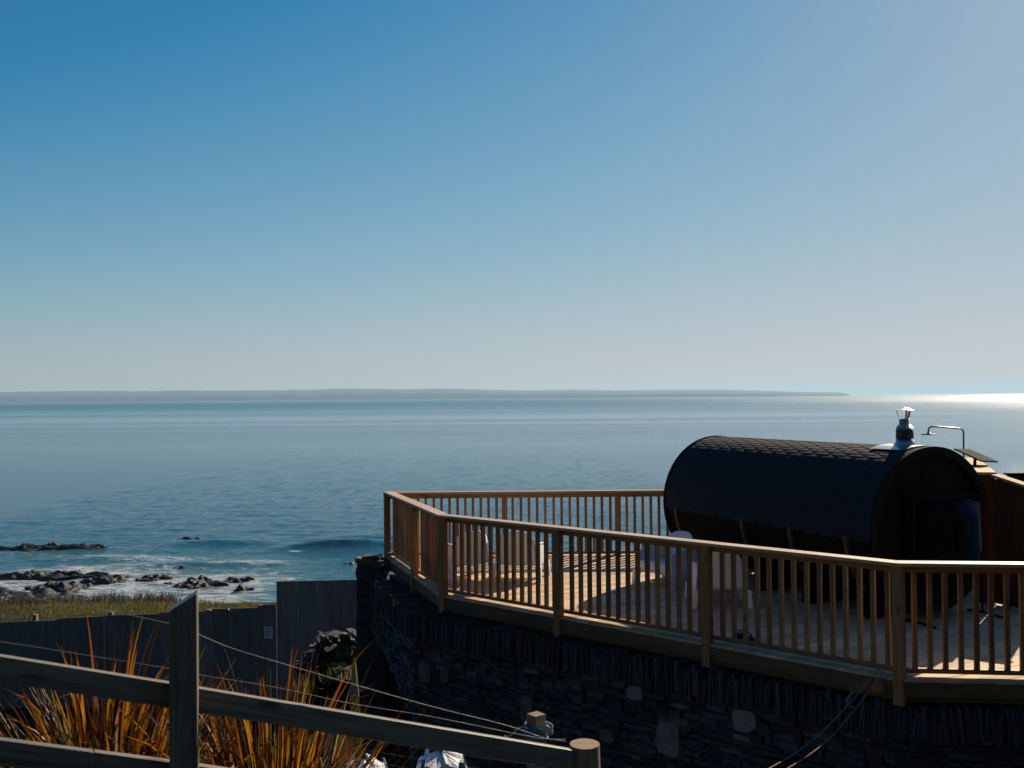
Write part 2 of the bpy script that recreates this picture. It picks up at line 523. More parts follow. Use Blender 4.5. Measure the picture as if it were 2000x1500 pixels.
# ------------------------------------------------------------------ far headland across the bay
D0 = 9000.0
prof = [(-700, 744), (-400, 752), (0, 766), (60, 764.5), (170, 763.5), (300, 764), (340, 762.5), (430, 763), (600, 761.5), (650, 759.5), (700, 759), (790, 760.5), (860, 758.5), (960, 761.5), (1040, 762.5), (1110, 761), (1200, 762.5), (1300, 761.5), (1400, 761), (1490, 763), (1560, 765.5), (1640, 766.2), (1652, 768.5), (1662, 771)]
def head_h(px):
    for (a, ya), (b_, yb) in zip(prof, prof[1:]):
        if a <= px <= b_:
            return lerp(ya, yb, (px - a) / (b_ - a))
    return 771
mb = MB()
rows = []
for i in range(0, 591):
    px = -700 + i * 4
    top = at(px, head_h(px), D0 + 350).z + 5.0 * nz(px * .06) + 3.5 * nz(px * .17, 4)
    X0 = (px - 1000) / F * D0
    top = max(top, SEA - 3)
    k = top - SEA
    prof_r = [(0, SEA - 6), (25, SEA + k * .30), (110, SEA + k * .62), (350, top), (700, top * .98), (1100, SEA + k * .5), (1500, SEA - 6)]
    rows.append([Vector((X0 * (1 + d / D0), D0 + d + 60 * nz(px * .02, 9), z)) for d, z in prof_r])
vv = [p_ for r_ in rows for p_ in r_]
mb.raw(vv, [(i * 7 + j, (i + 1) * 7 + j, (i + 1) * 7 + j + 1, i * 7 + j + 1) for i in range(len(rows) - 1) for j in range(6)], None, 0.5, True)
tag(mb.build("hills", M["farland"]), kind="structure")

# ------------------------------------------------------------------ hillside
def g(X, Y):
    xc = max(-6.0, min(4.0, X))
    z = 1.15 - 0.257 * xc - 0.1725 * min(Y, 16)
    if Y > 4.2: z -= 0.42 * (Y - 4.2)
    if Y < -3: z += 0.6 * (-Y - 3)  # unseen rise behind the camera, added to block sky and deepen shade
    z = max(z, -4.6) if Y > 4 else min(z, 55)
    if Y > 26:
        for (a, za), (b_, zb) in zip(((26, -4.6), (40, -5.75), (52, -7.9), (57, -9.0), (61, -10.6), (200, -14)), ((40, -5.75), (52, -7.9), (57, -9.0), (61, -10.6), (200, -14), (201, -14))):
            if a <= Y <= b_: z = lerp(za, zb, (Y - a) / (b_ - a))
        z += 0.25 * fbm(X * .15, Y * .15, 1, 3) * smooth((Y - 26) / 8)
    return z + 0.05 * nz(X * .9, Y * .9)
gx = [-160, -120, -90, -70] + [-60 + i for i in range(100)] + [42, 48, 60, 80, 120, 160]
gy = [-90, -70, -50, -40, -30, -24, -18, -14, -10, -7, -5, -3, -2, -1] + [0.5 * i for i in range(130)] + [66, 70]
mb = MB()
mb.raw([Vector((x, y, g(x, y))) for y in gy for x in gx], [(j * len(gx) + i, j * len(gx) + i + 1, (j + 1) * len(gx) + i + 1, (j + 1) * len(gx) + i) for j in range(len(gy) - 1) for i in range(len(gx) - 1)], None, 0.5, True)
tag(mb.build("ground", M["ground"]), kind="structure")

# rocky foreshore below the grass
mb = MB()
def shore(u, v):
    X, Y = lerp(-75, -23.5, u), lerp(55.5, 70, v)
    edge = smooth((-24.5 - X) / 5) * smooth((70 - Y) / (3.0 + 2.5 * nz(X * .3)))
    s_ = 0.9 * abs(fbm(X * .33 + Y * .1, Y * .55, 2, 5)) + 0.35 * abs(nz(X * 1.3, Y * 2.2, 3))
    return Vector((X, Y, SEA - 0.9 + edge * (0.72 + s_ * 0.85) + 0.35 * smooth((61 - Y) / 5)))
mb.grid(shore, 300, 100, 0.5, True)
tag(mb.build("shore", M["rock"]), kind="structure")

# grass and scrub on the bank
def blades(mb_, X, Y, z, n_, h, spread, wd, tone):
    for _ in range(n_):
        a, r_ = random.random() * 6.283, spread * random.random()
        bx_, by_ = X + r_ * math.cos(a), Y + r_ * math.sin(a)
        hh = h * random.uniform(.5, 1.1)
        le = random.uniform(-.5, .5) * hh
        le2 = random.uniform(-.3, .5) * hh
        t = min(1, max(0, random.gauss(tone, .2)))
        b_ = Vector((bx_, by_, z))
        d = Vector((wd * math.cos(a), wd * math.sin(a), 0))
        mid = b_ + Vector((le * .4, le2 * .4, hh * .6))
        tip = b_ + Vector((le, le2, hh))
        mb_.raw([b_ - d, b_ + d, mid + d * .7, mid - d * .7, tip], [(0, 1, 2, 3), (3, 2, 4)], None, t)
mb = MB()
for _ in range(5200):
    Y = random.uniform(37, 58)
    X = random.uniform(-0.56, -0.10) * Y
    big = fbm(X * .35, Y * .35, 8, 3) + .5 * nz(X * 1.1, Y * 1.1, 4)
    if big < -.45 and random.random() < .8: continue
    if Y > 54 + 3 * big: continue
    blades(mb, X, Y, g(X, Y) - .02, 5, 0.13 + 0.26 * max(0, big), .35, .018, 0.42 + .5 * big)
tag(mb.build("grass", M["grass"]), kind="stuff")
mb = MB()
for _ in range(700):
    Y = random.uniform(50, 59)
    X = random.uniform(-0.56, -0.34) * Y
    blades(mb, X, Y, g(X, Y) - .05, 6, 0.75, .5, .016, 0.5)
tag(mb.build("undergrowth", M["scrub"]), kind="stuff")

# ------------------------------------------------------------------ rocks in the surf
def rock(px, py, wpx, hpx, label, seed, deep=0.35, skew=0.0):
    c = onz(px, py, SEA)
    wd = wpx / F * c.y
    ht = hpx / F * c.y * 0.75
    nu, nv = 72, 26
    mb_ = MB()
    def fn(u, v):
        a = 2 * math.pi * u
        e = v * math.pi / 2
        x = math.cos(a) * math.cos(e)
        y = math.sin(a) * math.cos(e)
        z = math.sin(e)
        q = Vector((x * wd * .5, y * wd * deep, 0))
        k = 1 + .38 * fbm(x * 1.6 + seed, y * 1.6, z, 4)
        r_ = abs(fbm(q.x * .9 + seed * 3, q.y * 1.4, seed, 4))
        return Vector((q.x * k, q.y * k + skew * q.x, -.35 + (ht + .35) * (z ** .75) * (.35 + .7 * r_ + .25 * k)))
    mb_.grid(lambda u, v: fn(u % 1.0, v) + Vector((c.x, c.y, SEA)), nu, nv, 0.5, True)
    o = mb_.build("rock", M["rock"])
    return tag(o, label, "rock", "dark rocks in the surf")
rock(96, 1072, 250, 15, "long low reef lying farthest out in open water", 1.3, .10, .05)
rock(82, 1128, 330, 17, "long flat dark ledge with white surf on both sides", 2.1, .10, .06)
rock(367, 1052, 56, 5, "thin sliver of rock ringed by foam, out beyond the surf", 3.7, .2, .1)
rock(352, 1101, 62, 6, "upper of two thin rock slivers in the white water", 4.1, .2, .08)
rock(362, 1110, 64, 6, "lower of two thin rock slivers in the white water", 5.9, .2, .08)
rock(240, 1128, 60, 9, "small rounded rock just past the end of the flat ledge", 6.4, .3)
rock(298, 1131, 78, 15, "hump-backed rock between the flat ledge and the broad boulder", 7.2, .3, .1)
rock(388, 1144, 110, 22, "broad dark boulder in thick foam, biggest of those standing alone", 8.8, .35, .08)
rock(466, 1134, 78, 11, "low pointed rock touching the end of the broad boulder", 9.5, .3, .1)
rock(474, 1153, 40, 14, "lone peaked rock in the foam nearest the grass edge", 10.2, .4)
rock(325, 1141, 40, 10, "small knob of rock beside the broad boulder", 11.1, .4)
rock(690, 1100, 44, 8, "small flat rock in blue water beside the stone pier", 12.6, .3)
rock(205, 1137, 90, 16, "jagged rock at the top of the stony foreshore", 13.4, .35, .1)
rock(120, 1150, 130, 20, "dark stepped rock in the middle of the stony foreshore", 14.3, .35, .1)

# ------------------------------------------------------------------ stone retaining wall
W0, W1, W2, W3 = (9.5, 9.02), (3.80, 9.70), (-1.42, 13.98), (-2.46, 17.0)
wall = thing("stone_wall", "dark slate rubble retaining wall with upright coping stones under the timber deck", "wall", (1.2, 11.8, -4.6))
def seg_frame(P, Q):
    P, Q = Vector((P[0], P[1], 0)), Vector((Q[0], Q[1], 0))
    d = (Q - P)
    L = d.length
    d.normalize()
    nrm = Vector((-d.y, d.x, 0))
    if nrm.dot(-((P + Q) / 2)) < 0: nrm = -nrm       # towards the viewer's side
    return P, d, nrm, L
def lintel(s_, L):        # sloping lower edge of the short side, over a dark undercroft
    return lerp(-1.80, -1.15, s_ / L)
stones, core, cop = MB(), MB(), MB()
up_ = Vector((0, 0, 1))
PALE = [(1242, 1352, 36, 27, .97), (1306, 1442, 48, 74, .93), (1457, 1407, 46, 46, .99), (1187, 1437, 28, 25, .80), (833, 1312, 30, 46, .80), (1031, 1383, 28, 56, .78), (1451, 1440, 34, 12, .88), (1330, 1378, 36, 8, .86), (1040, 1310, 34, 10, .82), (870, 1315, 22, 34, .72), (1210, 1335, 26, 16, .74), (1165, 1290, 22, 10, .7), (1130, 1340, 20, 16, .66), (1620, 1400, 30, 9, .7), (1870, 1475, 34, 8, .7), (1925, 1450, 20, 7, .68)]
for (P, Q, top, bot) in ((W1, W0, -.52, -2.3), (W2, W1, -.52, -2.9), (W3, W2, -.35, -2.6)):
    p0, d, nr, L = seg_frame(P, Q)
    side = P is W3
    z = top
    while z > bot:
        hh = random.choice((.02, .025, .03, .035, .045, .06, .085))
        s_ = random.uniform(-.1, 0)
        while s_ < L:
            ln = random.uniform(.08, .36) * (0.6 if hh > .07 else 1)
            if s_ + ln > L + .06: ln = L + .06 - s_
            if ln < .03: break
            zc = z - hh / 2 + random.uniform(-.006, .006)
            if not side or zc - hh / 2 > lintel(L - s_ - ln / 2, L):
                tone = min(.72, abs(random.gauss(.25, .2)))
                if random.random() < .03: tone = random.uniform(.66, .84)
                out = random.uniform(-.055, .02)
                tl = random.uniform(-.06, .06)
                stones.box(p0 + d * (s_ + ln / 2) + nr * (out - .10) + Vector((0, 0, zc)), d * (ln - .012) + Vector((0, 0, tl * ln)), nr * .2, Vector((0, 0, hh - .008)), tone)
            s_ += ln
        z -= hh
    # coping of slates set on edge
    s_ = -.05
    while s_ < L:
        th = random.uniform(.015, .042)
        hh = random.uniform(.28, .36)
        if side and s_ > L - .2: break
        lean = random.uniform(-.12, .12)
        cop.box(p0 + d * (s_ + th / 2) + nr * random.uniform(-.14, -.07) + Vector((0, 0, -.21 - .40 + hh / 2 + random.uniform(-.02, .03))), Vector((0, 0, hh)) + d * lean * hh, d * (th * .92), nr * random.uniform(.24, .34) + Vector((0, 0, random.uniform(-.03, .03))), min(.8, abs(random.gauss(.28, .16))), random.uniform(.8, 1.0))
        s_ += th
    if not side:
        core.box(p0 + d * (L / 2) - nr * .36 + Vector((0, 0, -2.7)), d * (L + .3), nr * .4, Vector((0, 0, 4.5)), .05)
    else:
        for k in range(8):
            a0, a1 = L * k / 8, L * (k + 1) / 8
            zb = lintel(L - a1, L) + .02
            core.box(p0 + d * ((a0 + a1) / 2) - nr * .36 + Vector((0, 0, (zb - .4) / 2)), d * (L / 8), nr * .4, Vector((0, 0, -.4 - zb)), .05)
        core.box(p0 + d * (L / 2 - .4) - nr * 1.1 + Vector((0, 0, -2.6)), d * (L + 1.6), nr * .2, Vector((0, 0, 4.2)), .02)
        core.box(p0 - d * .35 - nr * .5 + Vector((0, 0, -2.6)), nr * 1.3, d * .2, Vector((0, 0, 4.2)), .02)
        stones.box(p0 + d * (L - .12) - nr * .12 + Vector((0, 0, -3.2)), Vector((0, 0, 2.8)), d * .24, nr * .24, .12)
for (px, py, wp, hp, tone) in PALE:
    P, Q = (W2, W1) if px < 1750 else (W1, W0)
    p0, d, nr, L = seg_frame(P, Q)
    c = on_line(px, py, P, Q)
    sc = c.y / F
    fores = abs(d.x) if abs(d.x) > .2 else .2
    wd, hh = wp * sc * 1.15, hp * sc
    pts = []
    nseg = 7
    for k in range(nseg):
        a = 2 * math.pi * (k + .5) / nseg + random.uniform(-.25, .25)
        rx = math.copysign(abs(math.cos(a)) ** .55, math.cos(a)) * wd * .5 * random.uniform(.85, 1.08)
        rz_ = math.copysign(abs(math.sin(a)) ** .55, math.sin(a)) * hh * .5 * random.uniform(.85, 1.08)
        pts.append(c + d * rx + Vector((0, 0, rz_)))
    fr_ = [q + nr * .036 for q in pts]
    bk = [q - nr * .1 for q in pts]
    stones.raw(fr_ + bk, [tuple(range(nseg))] + [(i, (i + 1) % nseg, (i + 1) % nseg + nseg, i + nseg) for i in range(nseg)], None, tone)
DECK = [(-2.247, 17.47), (-1.042, 13.98), (3.745, 9.67), (9.5, 9.0), (9.5, 17.47)]
cx_, cy_ = 3.0, 13.6
core.prism([(lerp(cx_, x, .985), lerp(cy_, y, .985)) for x, y in DECK], -.62, -.30, .03)
for (a_, b_) in (((-2.5, 17.3), (9.4, 17.3)), ((9.3, 17.2), (9.3, 9.3))):
    va, vb = Vector((*a_, -2.75)), Vector((*b_, -2.75))
    core.box((va + vb) / 2, vb - va, (vb - va).cross(up_).normalized() * .3, Vector((0, 0, 4.3)), .05)
stones.build("rubble_face", M["stone"], wall)
cop.build("coping", M["stone"], wall, 0.006)
core.build("wall_core", M["stone"], wall)
# pier at the seaward end
pier = MB()
pc = Vector((-2.44, 17.25, 0))
for zz in range(70):
    z = -.10 - zz * .062
    k = 0
    for (dx, dy, wx, wy) in ((0, -.17, .42, .1), (-.17, 0, .1, .42), (.17, 0, .1, .42), (0, .17, .42, .1)):
        n_ = random.choice((1, 2, 2, 3))
        for q in range(n_):
            f0 = (q + .5) / n_ - .5
            if wx > wy: c_ = (pc.x + dx + f0 * wx, pc.y + dy); e_ = (wx / n_ - .008, wy + .06)
            else: c_ = (pc.x + dx, pc.y + dy + f0 * wy); e_ = (wx + .06, wy / n_ - .008)
            pier.box((c_[0] + random.uniform(-.02, .02), c_[1] + random.uniform(-.02, .02), z), (e_[0], 0, 0), (0, e_[1], 0), (0, 0, random.uniform(.045, .062)), min(.7, abs(random.gauss(.26, .2))))
pier.box((pc.x, pc.y, -2.2), (.3, 0, 0), (0, .3, 0), (0, 0, 4.5), .05)
for _ in range(9):
    pier.box((pc.x + random.uniform(-.17, .17), pc.y + random.uniform(-.17, .17), -.04 + random.uniform(-.02, .03)), (random.uniform(.1, .26), random.uniform(-.06, .06), random.uniform(-.05, .05)), (random.uniform(-.05, .05), random.uniform(.1, .2), 0), (0, 0, random.uniform(.03, .09)), random.uniform(.2, .78))
pier.box((pc.x + .34, pc.y + .02, -.14), (.3, 0, .02), (0, .4, 0), (0, 0, .12), .5)
pier.build("pier", M["stone"], wall)
# weeds growing from the wall top
wd_ = MB()
for _ in range(46):
    t = random.random() ** 1.4
    c = Vector((lerp(-1.75, -1.0, random.random()), lerp(16.2, 13.75, random.random()), 0)) if random.random() < .7 else Vector((*[lerp(a, b_, t) for a, b_ in zip(W2, W1)], 0))
    blades(wd_, c.x, c.y, -.30, 6, .13, .10, .006, .3)
o = wd_.build("weeds", M["grass"], wall)
o["kind"] = "stuff"

# ------------------------------------------------------------------ timber deck
deck = thing("timber_deck", "raised softwood terrace of diagonal boards on the stone wall, half in sun", "deck", (3.2, 13.0, -.2))
def clip(poly, nx_, ny_, c_):
    out = []
    for i in range(len(poly)):
        a, b_ = poly[i], poly[(i + 1) % len(poly)]
        da, db = a[0] * nx_ + a[1] * ny_ - c_, b_[0] * nx_ + b_[1] * ny_ - c_
        if da <= 0: out.append(a)
        if da * db < 0:
            t = da / (da - db)
            out.append((lerp(a[0], b_[0], t), lerp(a[1], b_[1], t)))
    return out
BAZ = R(65.5)
bu = (math.sin(BAZ), math.cos(BAZ))
bn = (-bu[1], bu[0])
mb = MB()
c_ = -8.0
while c_ < 22:
    q = clip(clip(DECK, bn[0], bn[1], c_ + .141), -bn[0], -bn[1], -c_)
    if len(q) >= 3:
        off = random.random() * 40
        mb.prism(q, -.028, random.uniform(-.0015, .0015), None, lambda v, o_=off: Vector((v.x * bu[0] + v.y * bu[1] + o_, v.x * bn[0] + v.y * bn[1], v.z)))
    c_ += .1465
mb.build("deck_boards", M["deck"], deck)
for i in range(4):
    a, b_ = DECK[i], DECK[(i + 1) % 5] if i < 3 else DECK[0]
    if i == 3: a = DECK[4]
    p0, d, nr, L = seg_frame(a, b_)
    if nr.dot(Vector((cx_, cy_, 0)) - p0) > 0: nr = -nr
    mb = MB()
    k = 0.0
    while k < L - .02:
        e = min(L, k + random.uniform(2.0, 2.6))
        if L - e < .5: e = L
        mb.box(p0 + d * ((k + e) / 2) - nr * .026 + Vector((0, 0, -.103)), d * (e - k - .004), nr * .03, Vector((0, 0, .145)))
        k = e
    mb.box(p0 + d * (L / 2) - nr * .075 + Vector((0, 0, -.185)), d * (L - .1), nr * .045, Vector((0, 0, .09)))
    mb.build("fascia", M["fascia"], deck)

# ------------------------------------------------------------------ railings
RZ = 1.12
def railing(label, P, Q, posts, drop=.26, skip_first=False, pitch=.14, end_post=True, dz=0.0):
    p0, d, nr, L = seg_frame(P, Q)
    if nr.dot(Vector((cx_, cy_, 0)) - p0) > 0: nr = -nr
    t = thing("railing", label, "railing", (p0.x, p0.y, 0), 0, "timber railings round the deck")
    up = Vector((0, 0, 1))
    MB().box(p0 + d * (L / 2) - nr * .065 + up * (RZ - .017 + dz), d * (L + (.02 if end_post else 0)), nr * .17, up * .034).build("handrail", M["cap"], t, .004)
    MB().box(p0 + d * (L / 2) - nr * .122 + up * (RZ - .072 + dz), d * (L - .06), nr * .045, up * .072).build("top_rail", M["rail"], t)
    MB().box(p0 + d * (L / 2) - nr * .122 + up * (.053 + dz), d * (L - .06), nr * .045, up * .046).build("bottom_rail", M["rail"], t)
    ps = [s_ for s_ in posts]
    for s_ in (ps[1:] if skip_first else ps):
        MB().box(p0 + d * s_ - nr * .03 + up * ((RZ - .034 - drop) / 2), up * (RZ - .034 + drop), d * .098, nr * .10).build("post", M["rail"], t, .004)
    allp = sorted(ps)
    for a, b_ in zip(allp, allp[1:]):
        n_ = max(1, round((b_ - a) / pitch) - 1)
        st = (b_ - a) / (n_ + 1)
        for k in range(n_):
            s_ = a + st * (k + 1) + random.uniform(-.004, .004)
            MB().box(p0 + d * s_ - nr * .122 + up * ((.0765 + RZ - .1085) / 2) + d * random.uniform(-.002, .002), up * (RZ - .1085 - .0765), d * .045, nr * .043).build("baluster", M["rail"], t)
    return t
FL, MC, NC = DECK[0], DECK[1], DECK[2]
L1 = math.dist(MC, NC)
railing("long railing run nearest the viewer, in front of the barrel sauna and chairs", MC, NC, [.05, L1 * .331, L1 * .664, L1 - .03])
railing("short railing run seen almost end-on, above the stone pier", MC, FL, [.02, 1.62, math.dist(MC, FL) - .05], skip_first=True, dz=.003)
railing("far railing run along the seaward edge, water seen between its bars", FL, (6.9, 17.47), [.05, 2.10, 4.08, 6.06, 8.04, 9.1], skip_first=True)
railing("railing run in front of the sauna door, with sunlit deck at its foot", NC, (8.9, 9.07), [.02, 2.02, 3.9, 5.15], pitch=.1437, skip_first=True, dz=.003)

# ------------------------------------------------------------------ barrel sauna
SA = R(-25.6)
ax = Vector((math.sin(SA), math.cos(SA), 0))
pe = Vector((math.cos(SA), -math.sin(SA), 0))
up = Vector((0, 0, 1))
S0, SR, SLn = Vector((5.124, 12.214, 1.098)), 1.003, 4.24
sauna = thing("barrel_sauna", "black barrel sauna with shingled top and steel chimney standing on the deck", "sauna", (4.2, 14.1, 0))
def on_barrel(a, s_, r_):
    return S0 + ax * s_ + pe * (math.cos(a) * r_) + up * (math.sin(a) * r_)
mb = MB()
NS = 52
for k in range(NS):
    a0, a1 = 2 * math.pi * k / NS + .004, 2 * math.pi * (k + 1) / NS - .004
    vs_ = [on_barrel(a, s_, r_) for s_ in (0.0, SLn) for r_ in (SR - .075, SR - .03) for a in (a0, a1)]
    gc = [Vector((s_ + k * 3.1, r_, a)) for s_ in (0.0, SLn) for r_ in (SR - .075, SR - .03) for a in (a0, a1)]
    mb.raw(vs_, [(0, 1, 3, 2), (4, 6, 7, 5), (0, 4, 5, 1), (2, 3, 7, 6), (0, 2, 6, 4), (1, 5, 7, 3)], gc, random.random())
mb.build("barrel_staves", M["barrel"], sauna)
# overlapping shingle tabs, laid from below the widest line over the top
mb = MB()
A0, A1 = R(-6), R(186)
nrow = 26
for r_i in range(nrow):
    for sidee in (0, 1):
        f0 = r_i / nrow
        lo = lerp(A0, R(90), f0) if sidee == 0 else lerp(A1, R(90), f0)
        hi = lerp(A0, R(90), (r_i + 1.9) / nrow) if sidee == 0 else lerp(A1, R(90), (r_i + 1.9) / nrow)
        tabw = .30
        s_ = -.02 - (tabw / 2 if r_i % 2 else 0)
        while s_ < SLn + .02:
            e = s_ + tabw
            a_, b_ = max(s_ + .0015, -.02), min(e - .0015, SLn + .02)
            if b_ - a_ > .03:
                t = random.random()
                cut = .045
                pts = [(a_, lerp(lo, hi, .35)), (min(a_ + cut, b_), lo), (max(b_ - cut, a_), lo), (b_, lerp(lo, hi, .35)), (b_, hi), (a_, hi)]
                vs_ = []
                for (ss, aa) in pts:
                    fr2 = abs(aa - lo) / abs(hi - lo)
                    vs_.append(on_barrel(aa, ss, SR + .002 - .007 * fr2 + random.uniform(0, .002) * (1 - fr2)))
                vs2 = [on_barrel(aa, ss, SR - .007 - .006 * (abs(aa - lo) / abs(hi - lo))) for ss, aa in pts]
                mb.raw(vs_ + vs2, [tuple(range(6))] + [(i, (i + 1) % 6, (i + 1) % 6 + 6, i + 6) for i in range(6)], None, t)
            s_ = e
mb.build("shingle_roof", M["shingle"], sauna)
# rim strips at both ends
for s_, nm in ((-.035, "end_trim"), (SLn + .01, "end_trim")):
    mb = MB()
    mb.grid(lambda u, v: on_barrel(2 * math.pi * u, s_ + (0, .035, .035, 0, 0)[round(v * 4)], (SR + .014, SR + .014, SR - .085, SR - .085, SR + .014)[round(v * 4)]), 64, 4, .5, False)
    mb.build(nm, M["blackmetal"], sauna)
# end walls of vertical boards
for s_, nm in ((.07, "end_wall"), (SLn - .07, "end_wall")):
    mb = MB()
    x = -SR + .075
    while x < SR - .08:
        xe = min(x + .11, SR - .075)
        h0 = math.sqrt(max(.002, (SR - .075) ** 2 - max(abs(x), abs(xe)) ** 2))
        mb.box(S0 + ax * s_ + pe * ((x + xe) / 2), up * (2 * h0), pe * (xe - x - .004), ax * .04)
        x = xe
    mb.build(nm, M["barrel"], sauna)
mb = MB()
dz = -.18
for (x0, x1, z0, z1) in ((-.42, -.36, -.88, .55), (.36, .42, -.88, .55), (-.36, .36, .49, .55)):
    mb.box(S0 + ax * .035 + pe * ((x0 + x1) / 2) + up * ((z0 + z1) / 2), up * (z1 - z0), pe * (x1 - x0), ax * .03)
dr = MB()
for k in range(7):
    dr.box(S0 + ax * .042 + pe * (-.36 + .72 * (k + .5) / 7) + up * (-.2), up * 1.36, pe * (.72 / 7 - .004), ax * .02)
dro = dr.build("door", M["barrel"], sauna)
mb.build("door_frame", M["barrel"], dro)
MB().tube([S0 + ax * .03 + pe * -.28 + up * -.25, S0 - ax * .03 + pe * -.28 + up * -.22, S0 - ax * .03 + pe * -.28 + up * -.02, S0 + ax * .03 + pe * -.28 + up * .01], .012).build("handle", M["blackmetal"], dro)
# lower bands and cradles
for s_ in (.42, 1.42, 2.40, 3.98):
    mb = MB()
    n_ = 22
    pr, gcs = [], []
    a_s, a_e = R(184), R(262)
    for k in range(n_ + 1):
        a = lerp(a_s, a_e, k / n_)
        for (ds, rr) in ((-.024, SR - .03), (.024, SR - .03), (.024, SR + .012), (-.024, SR + .012)):
            pr.append(on_barrel(a, s_ + ds, rr))
            gcs.append(Vector((a, ds, rr)))
    fs = [(0, 1, 2, 3)] + [(k * 4 + i, k * 4 + (i + 1) % 4, (k + 1) * 4 + (i + 1) % 4, (k + 1) * 4 + i) for k in range(n_) for i in range(4)]
    mb.raw(pr, fs, gcs, .5)
    mb.build("band", M["band"], sauna)
for s_ in (.42, 1.42, 2.40, 3.98):
    mb = MB()
    n_ = 16
    vs_, fs = [], []
    for k in range(n_ + 1):
        a = lerp(R(222), R(318), k / n_)
        for ds in (-.06, .06):
            vs_.append(on_barrel(a, s_ + ds, SR - .028))
            q = on_barrel(a, s_ + ds, SR)
            vs_.append(Vector((q.x, q.y, .004)))
    for k in range(n_):
        b0, b1 = k * 4, (k + 1) * 4
        fs += [(b0, b0 + 1, b1 + 1, b1), (b0 + 2, b1 + 2, b1 + 3, b0 + 3), (b0, b1, b1 + 2, b0 + 2)]
    mb.raw(vs_, fs, None, .3)
    mb.build("cradle", M["barrel"], sauna)
# chimney
CH = S0 + ax * .40 + up * SR
chm = MB()
def lathe(mb_, c, prof_, n_=28, tone=.5):
    mb_.grid(lambda u, v: c + Vector((math.cos(2 * math.pi * u) * prof_[round(v * (len(prof_) - 1))][0], math.sin(2 * math.pi * u) * prof_[round(v * (len(prof_) - 1))][0], prof_[round(v * (len(prof_) - 1))][1])), n_, len(prof_) - 1, tone)
    return mb_
lathe(chm, CH, [(.150, -.05), (.148, .0), (.115, .045), (.103, .075), (.103, .075), (.103, .235), (.103, .235), (.088, .262), (.066, .272), (.066, .272), (.066, .345), (.052, .345), (.052, .20)])
cho = chm.build("chimney", M["steel"], sauna)
mb = MB()
mb.grid(lambda u, v: S0 + ax * (.40 + (u - .5) * .56) + pe * (math.cos(R(90) + (v - .5) * .62) * (SR + .018)) + up * (math.sin(R(90) + (v - .5) * .62) * (SR + .018)), 2, 10, .5)
mb.build("flashing", M["steel"], cho)
g_ = MB()
lathe(g_, CH, [(.1045, .095), (.1065, .095), (.1065, .21), (.1045, .21)])
g_.build("flue_guard", M["mesh"], cho)
cp = MB()
lathe(cp, CH, [(.118, .452), (.120, .449), (.06, .478), (.002, .492)])
lathe(cp, CH, [(.118, .452), (.05, .470), (.002, .475)])
cp.build("chimney_cap", M["steel"], cho)
for k in range(3):
    a = R(25 + 120 * k)
    dv = Vector((math.cos(a), math.sin(a), 0))
    b_ = MB()
    tv = Vector((-dv.y, dv.x, 0))
    b_.box(CH + dv * .080 + up * .398, dv * .04 + up * .125, tv * .03, dv * .004)
    b_.build("cap_bracket", M["steel"], cho)

# ------------------------------------------------------------------ timber screen, shower, solar panel beside the sauna
ZW = 1.72
A_ = onz(1908, 922, ZW)
B_ = onz(1945, 924, ZW)
E_ = onz(1880, 895.5, ZW)
dirw = (E_ - A_).normalized()
prw = Vector((dirw.y, -dirw.x, 0))
thk = abs((B_ - A_).dot(prw))
Lw = (E_ - A_).length + .25
scr = thing("timber_screen", "thick dark timber screen wall with orange sunlit capping beside the sauna", "fence", (A_.x, A_.y, 0))
mb = MB()
k = 0.0
while k < Lw - .05:
    mb.box(A_ + dirw * (k + .055) + prw * (.02 + random.uniform(0, .012)) + up * (-ZW / 2 - .02), up * (ZW - .06), dirw * .085, prw * .025)
    k += .115
mb.box(A_ + dirw * (Lw / 2) + prw * (thk / 2 + .01) + up * (-ZW / 2 - .02), up * (ZW - .06), dirw * (Lw - .02), prw * (thk - .06), .3)
mb.box(A_ + dirw * -.012 + prw * (thk * .5) + up * (-ZW / 2 - .02), up * (ZW - .06), prw * (thk - .01), dirw * .022)
mb.build("boards", M["larch"], scr)
mb = MB()
k = -.02
while k < Lw:
    e = min(Lw, k + random.uniform(.5, .9))
    mb.box(A_ + dirw * ((k + e) / 2) + prw * (thk * .5) + up * -.016, dirw * (e - k - .006), prw * (thk + .03), up * .034)
    k = e
mb.build("capping", M["capping"], scr)
fen = thing("timber_fence", "dark vertical board fence stepping down from the thick screen wall", "fence", (B_.x + .4, B_.y, 0))
mb, cpb = MB(), MB()
f0, f1 = Vector((B_.x + .02, B_.y + .06, 0)), Vector((6.58, 12.48, 0))
dl = (f1 - f0).normalized()
LL = (f1 - f0).length
fnr = Vector((-dl.y, dl.x, 0))
k, prevz = 0.0, None
def ftop(s_):
    return lerp(1.685, 1.55, s_ / LL)
while k < LL - .02:
    e = min(LL, k + .125)
    zt = ftop((k + e) / 2) - .03
    mb.box(f0 + dl * ((k + e) / 2) + up * (zt / 2 + .01), up * (zt - .02), dl * (e - k - .006), fnr * .028)
    k = e
mb.build("boards", M["larch"], fen)
q0, q2 = f0 + up * (ftop(0)), f1 + up * ftop(LL)
cpb.bar(q0, q2, .16, .032)
cpb.build("capping", M["capping"], fen)
dk = thing("dark_screen", "low dark flat-topped screen standing behind the orange-capped fence", "screen", (9.0, 16.2, 0))
zz = at(1985, 927, 16.2).z
mb = MB()
x0 = at(1967, 927, 16.2).x
k = x0
while k < x0 + 2.2:
    mb.box((k + .06, 16.2, zz / 2), (0, 0, zz), (.114, 0, 0), (0, .03, 0))
    k += .12
mb.build("boards", M["barrel"], dk)
MB().box((x0 + 1.1, 16.2, zz + .015), (2.26, 0, 0), (0, .1, 0), (0, 0, .03)).build("capping", M["barrel"], dk)

